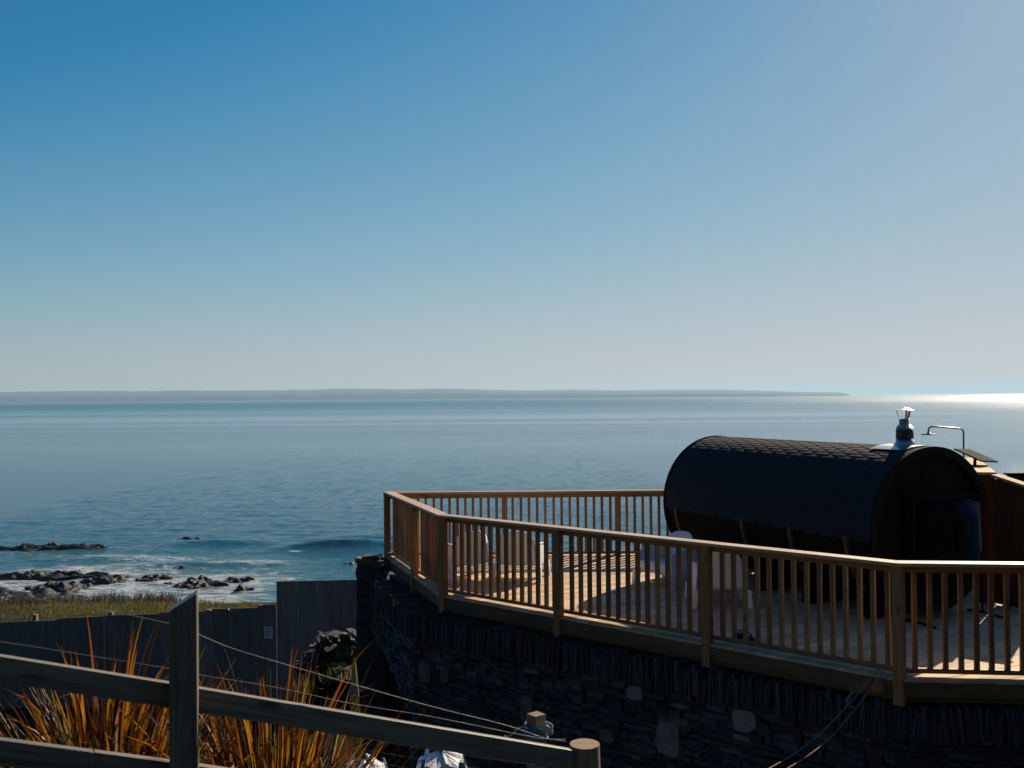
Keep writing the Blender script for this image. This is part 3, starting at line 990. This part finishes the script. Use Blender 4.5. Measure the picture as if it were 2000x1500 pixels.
shY = 15.3
pt = [at(1882, 905, shY), at(1882, 858, shY), at(1882, 845, shY), at(1880, 839, shY), at(1874, 837, shY), at(1840, 834.2, shY), at(1824, 833, shY), at(1817, 834, shY), at(1813.5, 838, shY), at(1813, 845, shY)]
sh = thing("shower", "slim outdoor shower pole with arched arm and flat round head above the screen wall", "shower", (pt[0].x, shY, 0))
MB().tube([Vector((pt[0].x, shY, 0.0))] + pt, .013, 10).build("pole", M["greymetal"], sh)
mb = MB()
hc = at(1814, 848.5, shY)
lathe(mb, hc, [(.002, -.006), (.112, -.006), (.115, .0), (.112, .006), (.03, .012), (.018, .04), (.002, .04)])
mb.build("shower_head", M["greymetal"], sh)
sp = thing("solar_panel", "small tilted solar panel on a bracket on top of the screen wall", "solar panel", tuple(at(1903, 898, 14.3)))
a_, b_, d_ = at(1863, 877, 14.5), at(1895, 879, 14.85), at(1917, 900.8, 14.0)
mb = MB()
e1, e2 = b_ - a_, d_ - a_
nn = e1.cross(e2).normalized()
mb.box((a_ + e1 / 2 + e2 / 2), e2, e1, nn * .022)
mb.build("panel", M["panel"], sp)
mb = MB()
cc = a_ + e1 / 2 + e2 / 2
cc = cc + Vector((0, 0, -.02))
bt = at(1904, 901, 14.35)
mb.tube([cc, lerp(cc, bt, .5), bt, bt - up * .06], .022)
mb.box(cc, e2 * .25, e1 * .3, nn * .03)
mb.build("bracket", M["panel"], sp)

# ------------------------------------------------------------------ clothes rail with robes, in front of the sauna end
r0 = Vector((4.80, 11.95, 0))
r1 = Vector((5.84, 12.45, 0))
rd = (r1 - r0).normalized()
rn = Vector((rd.y, -rd.x, 0))
RH = 1.495
rack = thing("clothes_rail", "black tubular clothes rail with rounded top corners at the sauna door", "clothes rail", tuple(r0))
arc = [r0 + up * .02, r0 + up * (RH - .1)]
for k in range(1, 6):
    a = k / 5 * math.pi / 2
    arc.append(r0 + rd * (.1 - .1 * math.cos(a)) + up * (RH - .1 + .1 * math.sin(a)))
for k in range(0, 6):
    a = k / 5 * math.pi / 2
    arc.append(r1 - rd * (.1 - .1 * math.sin(a)) + up * (RH - .1 + .1 * math.cos(a)))
arc.append(r1 + up * .02)
MB().tube(arc, .016, 10).build("rail_frame", M["blackmetal"], rack)
for q in (r0, r1):
    MB().tube([q - rn * .22 + up * .02, q + up * .035, q + rn * .30 + up * .02], .016, 8).build("foot", M["blackmetal"], rack)
robes = [(.12, "cloth_black", "black robe hanging first on the clothes rail, nearest the long railing", .47, 1.0),
         (.28, "cloth_navy", "dark navy robe hanging between the black robe and the blue robe", .45, .95),
         (.46, "cloth_black", "long black robe hanging just before the blue robe on the rail", .48, 1.05),
         (.66, "cloth_blue", "deep blue towelling robe hanging on the clothes rail", .44, .85),
         (.83, "cloth_sky", "bright blue towel hanging beside the red cloth on the rail", .24, .62),
         (.94, "cloth_red", "dark red cloth hanging at the end of the clothes rail", .30, .95)]
for (s_, mk, lab, wd, ln) in robes:
    c = r0 + rd * (s_ * (r1 - r0).length) + up * (RH - .05)
    hd = (rn * .92 + rd * .38).normalized()
    hn = hd.cross(up)
    mb = MB()
    sd = random.random() * 30
    def fn(u, v, c=c, hd=hd, hn=hn, wd=wd, ln=ln, sd=sd):
        a = 2 * math.pi * u
        sh_ = min(1, (v * 5) ** .6) if wd > .3 else 1
        wv = wd * .5 * (.22 + .78 * sh_) * (1 + .12 * v)
        th_ = .035 + .02 * v
        fold = 1 + .35 * math.sin(7 * a + sd + 2 * v) * (.3 + v) * .5
        return c + hd * (math.cos(a) * wv) + hn * (math.sin(a) * th_ * fold) - up * (v * ln + .04 * abs(math.cos(a)) * (1 - v) + .02 * nz(a, v * 3, sd))
    mb.grid(lambda u, v: fn(u % 1.0 if u < 1 else 0.0, v), 36, 16, .5)
    tt = thing("robe" if wd > .35 else "towel", lab, "robe" if wd > .35 else "towel", tuple(c - up * ln), 0, "cloths on the rail")
    mb.build("cloth", M[mk], tt)
    MB().tube([c + up * .045 + hn * .012, c + up * .065, c + up * .05 - hn * .014, c + up * .02, c + up * .0], .003, 6).build("hook", M["blackmetal"], tt)

# blue bag by the fence
bgp = onz(1986, 1182, 0)
bag = thing("cloth_bag", "crumpled blue cloth bag lying at the foot of the dark fence", "bag", tuple(bgp))
mb = MB()
mb.grid(lambda u, v: bgp + Vector((math.cos(2 * math.pi * u) * .17 * math.cos(v * 1.5) * (1 + .25 * nz(math.cos(6.283 * u) * 2, math.sin(6.283 * u) * 2, v * 2)), math.sin(2 * math.pi * u) * .12 * math.cos(v * 1.5), .004 + .16 * math.sin(v * 1.5) * (1 + .35 * nz(math.cos(6.283 * u) * 3, math.sin(6.283 * u) * 3, v)))), 26, 10, .5)
mb.build("sack", M["cloth_sky"], bag)
MB().tube([bgp + Vector((-.08, 0, .14)), bgp + Vector((-.04, -.03, .22)), bgp + Vector((.05, -.02, .21)), bgp + Vector((.08, 0, .13))], .008, 6).build("strap", M["cloth_blue"], bag)

# ------------------------------------------------------------------ white lounge chairs
def make_chair():
    t = thing("lounge_chair", "", "chair", (0, 0, 0), 0, "white plastic lounge chairs on the deck")
    t["_local"] = 1
    th = .012
    def back(u, v):
        x = (u - .5) * 2
        ztop = .80 - .13 * abs(x) ** 3.2
        zbot = .24 + .02 * x * x
        z = lerp(zbot, ztop, v)
        wv = .285 + .035 * (1 - v)
        return Vector((x * wv, -.27 - .13 * ((z - .2) / .6) + .07 * x * x * (.4 + v), z))
    MB().grid(back, 16, 12).build("backrest", M["plastic"], t, 0, th)
    def seat(u, v):
        x = (u - .5) * 2
        return Vector((x * .29, lerp(-.27, .29, v), .335 + .055 * v + .012 * x * x - (.05 * max(0, v - .9) / .1)))
    MB().grid(seat, 10, 12).build("seat", M["plastic"], t, 0, th)
    MB().grid(lambda u, v: Vector(((u - .5) * .58, .295, lerp(.19 + .03 * (1 - (2 * u - 1) ** 2), .385, v))), 8, 3).build("front_apron", M["plastic"], t, 0, th)
    for sx in (-1, 1):
        def arm(u, v):
            y = lerp(-.30, .30, u)
            zt = .60 - .07 * u - .03 * (2 * u - 1) ** 4
            zb = .18 + .05 * (1 - (2 * u - 1) ** 2)
            z = lerp(zb, zt, v)
            return Vector((sx * (.325 + .035 * (1 - v) + .012 * math.sin(u * math.pi)), y - .05 * (1 - u) * v, z))
        MB().grid(arm, 12, 8).build("armrest", M["plastic"], t, 0, th)
        MB().grid(lambda u, v: Vector((sx * (.30 + .055 * u), lerp(-.34, .30, v), .60 - .07 * v + .012 * math.sin(u * math.pi) - .03 * (2 * v - 1) ** 4)), 4, 12).build("arm_top", M["plastic"], t, 0, th)
        for (y0, y1) in ((-.30, -.36), (.285, .33)):
            MB().box(Vector((sx * .372, (y0 + y1) / 2, .12)), Vector((-sx * .035, y0 - y1, .25)), Vector((.055, 0, 0)), Vector((0, .075, 0)), .5, 1.75).build("leg", M["plastic"], t, .01)
    return t
ch = make_chair()
spots = [(onz(906, 1128, 0), R(28), "white lounge chair seen from behind, closest to the short railing run"),
         (onz(1018, 1128, 0), R(-14), "white lounge chair seen from behind, second along the seaward side"),
         (Vector((2.24, 14.56, 0)), R(128), "white lounge chair with rounded back against the sauna's far end, half in shade"),
         (onz(1402, 1178, 0), R(-2), "white lounge chair in full shade beside the middle of the sauna")]
for i, (p_, rz, lab) in enumerate(spots):
    o = ch if i == 0 else copy_thing(ch, (0, 0, 0), 0)
    o.location = (p_.x, p_.y, 0.002)
    o.scale = (.94, .94, .94)
    o.rotation_euler = (0, 0, rz)
    o["label"] = lab
# sandals by the railing
for i, (px, py, lab) in enumerate(((1447, 1244, "dark blue sandal lying next to the bottom rail"), (1463, 1250, "striped blue sandal lying next to the bottom rail, toe to the sauna"))):
    c = onz(px, py, 0)
    sd_ = thing("sandal", lab, "sandal", tuple(c), 0, "sandals on the deck")
    a = R(60 + 40 * i)
    u_, v_ = Vector((math.cos(a), math.sin(a), 0)), Vector((-math.sin(a), math.cos(a), 0))
    mb = MB()
    pts = [(c + u_ * (math.cos(t) * .13) + v_ * (math.sin(t) * .048 * (1 - .2 * math.cos(t)))) for t in [2 * math.pi * k / 18 for k in range(18)]]
    mb.prism([(q.x, q.y) for q in pts], .004, .026, .5)
    mb.build("sole", M["cloth_navy"], sd_)
    MB().tube([c - v_ * .045 + u_ * .02 + up * .02, c - v_ * .03 + u_ * .03 + up * .06, c + u_ * .03 + up * .072, c + v_ * .03 + u_ * .03 + up * .06, c + v_ * .045 + u_ * .02 + up * .02], .012, 6).build("strap", M["cloth_sky"], sd_)

# rope tied to the railing, running down over the wall
ra = [onz(1724, 1296, .04), at(1697, 1330, 9.62), at(1655, 1378, 9.35), at(1600, 1435, 8.9), at(1545, 1476, 8.3), at(1500, 1502, 7.7), at(1400, 1560, 6.6)]
rb = [onz(1735, 1297, .04), at(1712, 1330, 9.6), at(1668, 1388, 9.3), at(1622, 1440, 8.9), at(1578, 1476, 8.3), at(1535, 1503, 7.7), at(1440, 1566, 6.6)]
def spline(pts, n_=6):
    out = []
    for i in range(len(pts) - 1):
        p_0, p1, p2, p3 = pts[max(i - 1, 0)], pts[i], pts[i + 1], pts[min(i + 2, len(pts) - 1)]
        for k in range(n_):
            t = k / n_
            out.append(.5 * ((2 * p1) + (p2 - p_0) * t + (2 * p_0 - 5 * p1 + 4 * p2 - p3) * t * t + (3 * p1 - p_0 - 3 * p2 + p3) * t ** 3))
    return out + [pts[-1]]
rp = thing("rope", "tan double rope tied to the bottom rail and slung down across the stone wall", "rope", tuple(ra[-1]))
MB().tube(spline(ra), .005, 6).build("strand", M["rope"], rp)
MB().tube(spline(rb), .005, 6).build("strand", M["rope"], rp)
kl = [at(1655, 1377, 9.3), at(1664, 1345, 9.45), at(1660, 1342, 9.45), at(1672, 1340, 9.5), at(1683, 1345, 9.5), at(1690, 1328, 9.55), at(1697, 1337, 9.55), at(1680, 1345, 9.5), at(1655, 1362, 9.4), at(1658, 1378, 9.35), at(1668, 1382, 9.3)]
MB().tube(spline(kl, 3), .005, 6).build("loop", M["rope"], rp)
op = at(1714, 1345, 9.72)
ot = thing("plastic_float", "small orange plastic float wedged on the wall top next to the corner post", "float", tuple(op))
mb = MB()
lathe(mb, op + Vector((0, 0, -.05)), [(.002, 0), (.05, .01), (.062, .05), (.05, .09), (.022, .105), (.02, .125), (.002, .13)], 16)
mb.build("float_body", M["orange"], ot)
MB().tube([op + Vector((-.018, 0, .07)), op + Vector((-.01, 0, .105)), op + Vector((.01, 0, .105)), op + Vector((.018, 0, .07))], .006, 6).build("eyelet", M["orange"], ot)

# ------------------------------------------------------------------ dark plywood hoarding down the slope
HY = 24.0
hd_ = thing("hoarding", "dark grey plywood hoarding with stepped top along the foot of the grass bank", "fence", (-9.0, HY, -4.6))
seq = [(-330, -112, 1232, 1227), (-112, 0, 1224, 1219), (0, 112, 1215, 1211), (112, 213, 1207.5, 1203), (213, 313, 1201.5, 1199), (313, 413, 1196, 1193), (413, 512, 1189.5, 1186.5), (512, 540, 1181, 1180), (540, 640, 1135.5, 1133.5), (640, 740, 1133.5, 1131)]
for i, (xa, xb, ya, yb) in enumerate(seq):
    yo = HY + (.035 if i % 2 else 0) + random.uniform(-.004, .004)
    a, b_ = at(xa, ya, yo), at(xb, yb, yo)
    vs_ = [Vector((a.x, yo, -5.2)), Vector((b_.x, yo, -5.2)), b_, a]
    vs2 = [v + Vector((0, .02, 0)) for v in vs_]
    gc = [Vector((v.z + 5 * i, v.x, 0)) for v in vs_ + vs2]
    mb = MB()
    mb.raw(vs_ + vs2, [(0, 1, 2, 3), (7, 6, 5, 4), (3, 2, 6, 7), (0, 3, 7, 4), (1, 5, 6, 2)], gc, random.uniform(.2, 1.0))
    mb.build("plywood_panel", M["hoard"], hd_)
for (px, yt) in ((69, 1200), (217, 1195), (408, 1190), (509, 1181)):
    tp = at(px, yt, HY + .11)
    MB().box(Vector((tp.x, HY + .11, (tp.z - 5.2) / 2)), Vector((0, 0, tp.z + 5.2)), Vector((.10, 0, 0)), Vector((0, .10, 0))).build("post", M["postend"], hd_)
MB().bar(at(445, 1190, HY - .03), at(485, 1228, HY - .03), .03, .05, (0, 1, 0)).build("brace", M["oldwood"], hd_)
n0, n1 = at(516, 1224, HY - .05), at(533, 1247, HY - .05)
nt_ = thing("paper_notice", "pale blue printed notice fixed to the dark hoarding", "notice", ((n0.x + n1.x) / 2, HY - .05, n1.z))
MB().box(Vector(((n0.x + n1.x) / 2, HY - .05, (n0.z + n1.z) / 2)), Vector((n1.x - n0.x, 0, 0)), Vector((0, .006, 0)), Vector((0, 0, n0.z - n1.z))).build("sheet", M["paper"], nt_)
mb = MB()
for k in range(6):
    zk = lerp(n0.z, n1.z, .14 + .135 * k)
    ww = (n1.x - n0.x) * random.uniform(.55, .8)
    mb.box(Vector(((n0.x + n1.x) / 2 - (.02 if k else 0), HY - .0545, zk)), Vector((ww, 0, 0)), Vector((0, .003, 0)), Vector((0, 0, .012 if k else .022)))
mb.build("printed_lines", M["ink"], nt_)
# rubble heap between hoarding and wall
mb = MB()
for _ in range(330):
    px, Y = random.uniform(592, 705), random.uniform(17.4, 20.0)
    top = 1300 - 62 * smooth((px - 585) / 60) * random.uniform(.2, 1)
    c = at(px, top, Y)
    a = random.random() * 3.14
    s_ = random.uniform(.08, .26)
    nb = len(mb.v)
    mb.box(c, (s_ * math.cos(a), s_ * math.sin(a), random.uniform(-.10, .10)), (-s_ * .7 * math.sin(a), s_ * .7 * math.cos(a), random.uniform(-.06, .06)), (0, 0, random.uniform(.04, .15)), random.uniform(.02, .4), .75)
    for q in range(nb, nb + 8):
        mb.v[q] = mb.v[q] + Vector((random.uniform(-1, 1), random.uniform(-1, 1), random.uniform(-.7, .7))) * s_ * .22
for k in range(8):
    c = at(622 + 11 * k, 1365, 18.8)
    mb.box(c, (.6, 0, 0), (0, 1.0, 0), (0, 0, 1.0), .1)
tag(mb.build("rubble", M["stone"]), kind="stuff")
# weeds catching the sun on the slope below
mb = MB()
for (px, py, Y) in ((572, 1336, 12), (600, 1338, 12.2), (668, 1312, 13), (690, 1271, 15.2), (676, 1273, 15.2), (640, 1318, 13)):
    c = at(px, py, Y)
    blades(mb, c.x, c.y, c.z - .1, 26, .22, .16, .008, .55)
tag(mb.build("weeds", M["grass"]), kind="stuff")

# furled parasol
PY_ = 9.0
pt_, pb_ = at(691.5, 1285, PY_), at(690, 1420, PY_)
pgz = g(pt_.x, PY_)
par = thing("furled_parasol", "furled olive green parasol tied with a grey strap, standing beside the stone wall", "parasol", (pt_.x, PY_, pgz))
mb = MB()
prf = [(0, .004), (.03, .012), (.10, .022), (.25, .034), (.26, .034), (.34, .037), (.345, .037), (.6, .047), (.95, .062), (1.3, .07), (1.5, .055)]
def par_s(u, v, lo=0, hi=10, ex=0.0):
    i = lo + v * (hi - lo)
    k = min(int(i), hi - 1)
    d_, r_ = [lerp(prf[k][q], prf[k + 1][q], i - k) for q in (0, 1)]
    a = 2 * math.pi * (u % 1.0)
    rr = (r_ + ex) * (1 + (.10 * math.sin(a * 5 + d_ * 3) if not ex else 0))
    return Vector((pt_.x + rr * math.cos(a), PY_ + rr * math.sin(a), pt_.z - d_))
mb.grid(par_s, 30, 20)
mb.build("canopy", M["canvas"], par)
mb = MB()
mb.grid(lambda u, v: par_s(u, v, 3, 6, .006), 30, 6)
mb.build("tie_strap", M["canvasband"], par)
MB().tube([Vector((pt_.x, PY_, pt_.z - 1.4)), Vector((pt_.x, PY_, pgz - .1))], .02).build("pole", M["oldwood"], par)

# ------------------------------------------------------------------ bronze flax
def flax(px, Y, label, n_, reach, hmax, lean=0.0, seed=1, spread=.22):
    random.seed(seed)
    X = (px - 1000) / F * Y
    z0 = g(X, Y)
    mb_ = MB()
    for i in range(n_):
        fan = random.uniform(-1, 1)
        a = random.uniform(0, 2 * math.pi)
        rad = spread * math.sqrt(random.random())
        base = Vector((X + rad * math.cos(a), Y + rad * math.sin(a) * .7, z0 - .05))
        az = a + random.uniform(-.6, .6)
        ctr = 1 - min(1, rad / spread)
        out = reach * random.uniform(.03, 1.0) ** 1.1 * (1.15 - .75 * ctr)
        ln = hmax * random.uniform(.5, 1.0) * (.72 + .28 * ctr)
        wd = random.uniform(.008, .0175)
        tone = random.choice((random.uniform(0, .3), random.uniform(0, .4), random.uniform(.1, .45), random.uniform(.3, .7), random.uniform(.55, .88), random.uniform(.55, .88) if random.random() < .7 else random.uniform(.9, 1.0)))
        bend = random.uniform(.1, .6) if random.random() < .75 else random.uniform(.9, 1.7)
        brk = random.uniform(.5, .85) if random.random() < .2 else 9
        p_ = base.copy()
        el = math.pi / 2 - out * .9
        tw = random.uniform(-.9, .9)
        dirh = Vector((math.cos(az) + lean, math.sin(az), 0)).normalized()
        prev = []
        nseg = 9
        for k in range(nseg + 1):
            f_ = k / nseg
            wv = wd * (min(1, .55 + f_ * 2.2)) * (1 - f_ ** 2.6) + .0008
            d_ = dirh * math.cos(el) + up * math.sin(el)
            sdv = d_.cross(up)
            if sdv.length < 1e-4: sdv = Vector((1, 0, 0))
            sdv = (Matrix.Rotation(tw * (.4 + f_), 3, d_) @ sdv.normalized())
            nv = sdv.cross(d_)
            prev.append((p_ + sdv * wv + nv * wv * .45, p_.copy(), p_ - sdv * wv + nv * wv * .45))
            st = ln / nseg
            p_ = p_ + d_ * st
            el -= bend * (f_ ** 1.5) * .32
            if f_ > brk and el > -.5:
                el -= 1.6
                brk = 9
        vs_ = [q for tr in prev for q in tr]
        gc = [Vector((k * ln / nseg + i, (-wd, 0, wd)[j], i * 1.7)) for k in range(nseg + 1) for j in range(3)]
        fs = [(k * 3 + j, k * 3 + j + 1, k * 3 + j + 4, k * 3 + j + 3) for k in range(nseg) for j in range(2)]
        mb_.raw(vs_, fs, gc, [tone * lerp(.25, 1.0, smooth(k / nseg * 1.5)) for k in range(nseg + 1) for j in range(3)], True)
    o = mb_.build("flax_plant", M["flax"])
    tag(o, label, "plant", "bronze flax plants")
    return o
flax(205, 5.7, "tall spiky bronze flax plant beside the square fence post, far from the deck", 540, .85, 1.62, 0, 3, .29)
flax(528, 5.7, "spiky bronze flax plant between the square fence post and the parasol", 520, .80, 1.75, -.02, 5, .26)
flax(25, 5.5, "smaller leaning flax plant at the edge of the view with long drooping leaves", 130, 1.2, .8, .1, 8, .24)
random.seed(21)

# ------------------------------------------------------------------ post and rail fence in front
FP, FQ = (-1.903, 3.70), (0.277, 4.80)
pf = thing("post_and_rail_fence", "weathered post and rail fence with slack wires sloping down in front of the garden", "fence", (-1.1, 4.1, .5))
fd = Vector((FQ[0] - FP[0], FQ[1] - FP[1], 0)).normalized()
fnv = Vector((fd.y, -fd.x, 0))            # towards the viewer
def rail(pa, pb, hpx_a, hpx_b, name="rail", y_off=0.0):
    a = on_line(*pa, FP, FQ) - fnv * y_off
    b_ = on_line(*pb, FP, FQ) - fnv * y_off
    ha = hpx_a / F * a.y
    mb_ = MB()
    d_ = (b_ - a)
    c = (a + b_) / 2 - up * ha / 2 - fnv * .02
    mb_.box(c, d_, -fnv * .042, up * ha)
    return mb_.build(name, M["oldwood"], pf, .004)
rail((-160, 1256), (352, 1338), 53, 48)
rail((356, 1339), (1128, 1467), 48, 42)
rail((-160, 1424), (182, 1469), 53, 48)
rail((184, 1469), (352, 1491), 53, 48)
rail((356, 1491), (1128, 1606), 50, 42)
# square post with a slanted top
c = on_line(355, 1187, FP, FQ) + fnv * .055
s_ = .052
rot = Matrix.Rotation(R(14), 3, 'Z')
pv = []
for (i, j) in ((-1, -1), (1, -1), (1, 1), (-1, 1)):
    o_ = rot @ Vector((i * s_, j * s_, 0))
    pv.append((c + o_, i))
ztop = at(385, 1156, c.y).z
zlow = at(320, 1188, c.y).z
zg = g(c.x, c.y) - .2
vs_ = [Vector((q.x, q.y, zg)) for q, i in pv] + [Vector((q.x, q.y, lerp(zlow, ztop, (i + 1) / 2))) for q, i in pv]
gc = [Vector((v.z, v.x, v.y)) for v in vs_]
mb = MB()
mb.raw(vs_, [(3, 2, 1, 0), (4, 5, 6, 7), (0, 1, 5, 4), (1, 2, 6, 5), (2, 3, 7, 6), (3, 0, 4, 7)], gc, .3)
mb.build("square_post", M["oldwood"], pf, .004)
# round end post
rc = at(1142, 1453, 4.86)
zg = g(rc.x, rc.y) - .2
mb = MB()
nn_ = 28
mb.grid(lambda u, v: Vector((rc.x + math.cos(6.28318 * u) * .075 * (1 + .02 * nz(u * 9, 2)) * (.96 if v > .99 else 1), rc.y + math.sin(6.28318 * u) * .075, lerp(zg, rc.z, v))), nn_, 12, .5)
mb.gc = [Vector((v.z, v.x, v.y)) for v in mb.v]
rpo = mb.build("round_post", M["postend"], pf)
mb = MB()
mb.raw([Vector((rc.x + math.cos(6.28318 * k / nn_) * .0725, rc.y + math.sin(6.28318 * k / nn_) * .0755, rc.z + .001)) for k in range(nn_)], [tuple(range(nn_))], None, .8)
mb.build("post_top", M["postend"], rpo)
mb = MB()
mb.tube([at(1112, 1478, 4.82), at(1085, 1498, 4.80), at(1050, 1540, 4.78), at(1015, 1600, 4.76)], .045, 12)
mb.build("strut", M["postend"], pf)
# wires
def wire(pts, r_=.0014):
    MB().tube(spline([on_line(px, py, FP, FQ) - fnv * .075 for px, py in pts], 4), r_, 5).build("wire", M["wire"], pf)
wire([(-160, 1150), (0, 1166), (190, 1196), (322, 1222), (355, 1232), (387, 1244), (460, 1274), (560, 1304), (700, 1345), (860, 1390), (1000, 1425), (1070, 1448), (1090, 1453), (1120, 1453)])
wire([(-160, 1246), (0, 1262), (150, 1285), (320, 1312), (390, 1326), (550, 1352), (700, 1384), (850, 1408), (1000, 1438), (1075, 1452), (1120, 1457)], .0011)
wire([(-160, 1322), (20, 1337), (60, 1342), (280, 1382), (320, 1389), (500, 1404), (700, 1432)], .001)
mb = MB()
for k in range(44):
    a = lerp(640, 1105, k / 43)
    t0 = on_line(a, 1395 + (a - 640) * .155, FP, FQ) - fnv * .08
    mb.tube([t0, t0 - up * .5], .0008, 4, .5, False)
for k in range(10):
    t0 = on_line(640, 1395 + 22 * k, FP, FQ) - fnv * .08
    t1 = on_line(1105, 1467 + 22 * k, FP, FQ) - fnv * .08
    mb.tube([t0, (t0 + t1) / 2 - up * .01, t1], .0008, 4, .5, False)
mb.build("netting", M["net"], pf)

# short gate post with a blue lashing
GY = 6.0
gp = at(1047, 1394, GY)
gpo = thing("gate_post", "short square wooden post bound with blue rope, lower down behind the fence", "post", (gp.x, GY, g(gp.x, GY)))
rot = Matrix.Rotation(R(38), 3, 'Z')
sx, sy = rot @ Vector((.085, 0, 0)), rot @ Vector((0, .085, 0))
MB().box(Vector((gp.x, GY, (gp.z + g(gp.x, GY) - .2) / 2)), Vector((0, 0, gp.z - g(gp.x, GY) + .2)), sx, sy).build("shaft", M["postend"], gpo, .005)
lash = thing("rope_lashing", "faded blue rope lashing knotted round the short wooden post", "rope", (gp.x, GY, gp.z - .1))
for k in range(5):
    z = gp.z - .068 - k * .017
    rr = .066
    MB().tube([Vector((gp.x + rr * math.cos(6.283 * q / 20) * 1.02, GY + rr * math.sin(6.283 * q / 20), z + .010 * math.sin(6.283 * q / 20 + k))) for q in range(21)], .0095, 6).build("turn", M["bluerope"], lash)
kc = at(1068, 1417, GY - .06)
for k in range(3):
    MB().tube([kc + Vector((.03 * math.cos(a + k), -.02, .02 * math.sin(a) - .012 * k)) for a in [6.283 * q / 14 for q in range(15)]], .008, 6).build("knot", M["palerope"], lash)
MB().tube(spline([at(1030, 1422, GY - .05), at(1020, 1420, GY - .05), at(1010, 1424, GY - .05), at(1002, 1432, GY - .05), at(990, 1440, GY - .05), at(985, 1437, GY - .05)], 4), .006, 6).build("tail", M["palerope"], lash)

# builders' bags
def bulk_bag(px, py, Y, wpx, label, seed):
    tp = at(px, py, Y)
    z0 = g(tp.x, Y)
    t = thing("bulk_bag", label, "bag", (tp.x, Y, z0), 0, "white woven bags behind the fence")
    hh = tp.z - z0
    wd = wpx / F * Y
    def fn(u, v, ex=0.0):
        a = 2 * math.pi * (u % 1.0)
        sq = 1 / max(abs(math.cos(a)), abs(math.sin(a))) ** .6
        pr_ = lerp(.42, lerp(wd * .58, .34, smooth((1 - v) * 2.2)), smooth(v * 1.3)) if v < .999 else .02
        k = 1 + .30 * nz(math.cos(a) * 2.2 + seed, math.sin(a) * 2.2, v * 4) + .14 * nz(math.cos(a) * 6 + seed, math.sin(a) * 6, v * 9)
        zz_ = z0 + hh * v + (.05 * nz(math.cos(a) * 2 + seed, math.sin(a) * 2, 5) if v > .6 else 0)
        return Vector((tp.x + math.cos(a) * pr_ * sq * k * (1 + ex), Y + math.sin(a) * pr_ * sq * k * (1 + ex), zz_ + ex * .1))
    MB().grid(fn, 30, 26, .5, False).build("sack", M["bag"], t)
    for k in range(4):
        mb_ = MB()
        mb_.grid(lambda u, v: fn((k + .5) / 4 + .04 * (u - .5), lerp(.35, .99, v), .04), 2, 18, .5)
        mb_.build("strap", M["strap"], t)
    MB().tube([tp + Vector((-.02, 0, -.03)), tp + Vector((-.03, 0, .02)), tp + Vector((0, 0, .03)), tp + Vector((.015, 0, -.02))], .008, 6).build("loop", M["strap"], t)
    return t
bulk_bag(712, 1482, 6.3, 62, "white woven bag with plain crumpled top, nearest the flax plant", 2.0)
bulk_bag(862, 1470, 6.3, 70, "white woven bag with blue straps and a loop on its peak", 9.0)

# ------------------------------------------------------------------ sea air
m = bpy.data.materials.new("sea_haze")
m.use_nodes = True
nn2 = m.node_tree
nn2.nodes.remove(nn2.nodes["Principled BSDF"])
pvn = nn2.nodes.new("ShaderNodeVolumePrincipled")
pvn.inputs["Color"].default_value = (0.48, 0.74, 0.99, 1)
pvn.inputs["Density"].default_value = 8e-5
pvn.inputs["Anisotropy"].default_value = 0.2
nn2.links.new(pvn.outputs[0], nn2.nodes["Material Output"].inputs["Volume"])
mb = MB()
mb.box((0, 0, 60), (52000, 0, 0), (0, 52000, 0), (0, 0, 150), .5)
tag(mb.build("haze", m), kind="stuff")
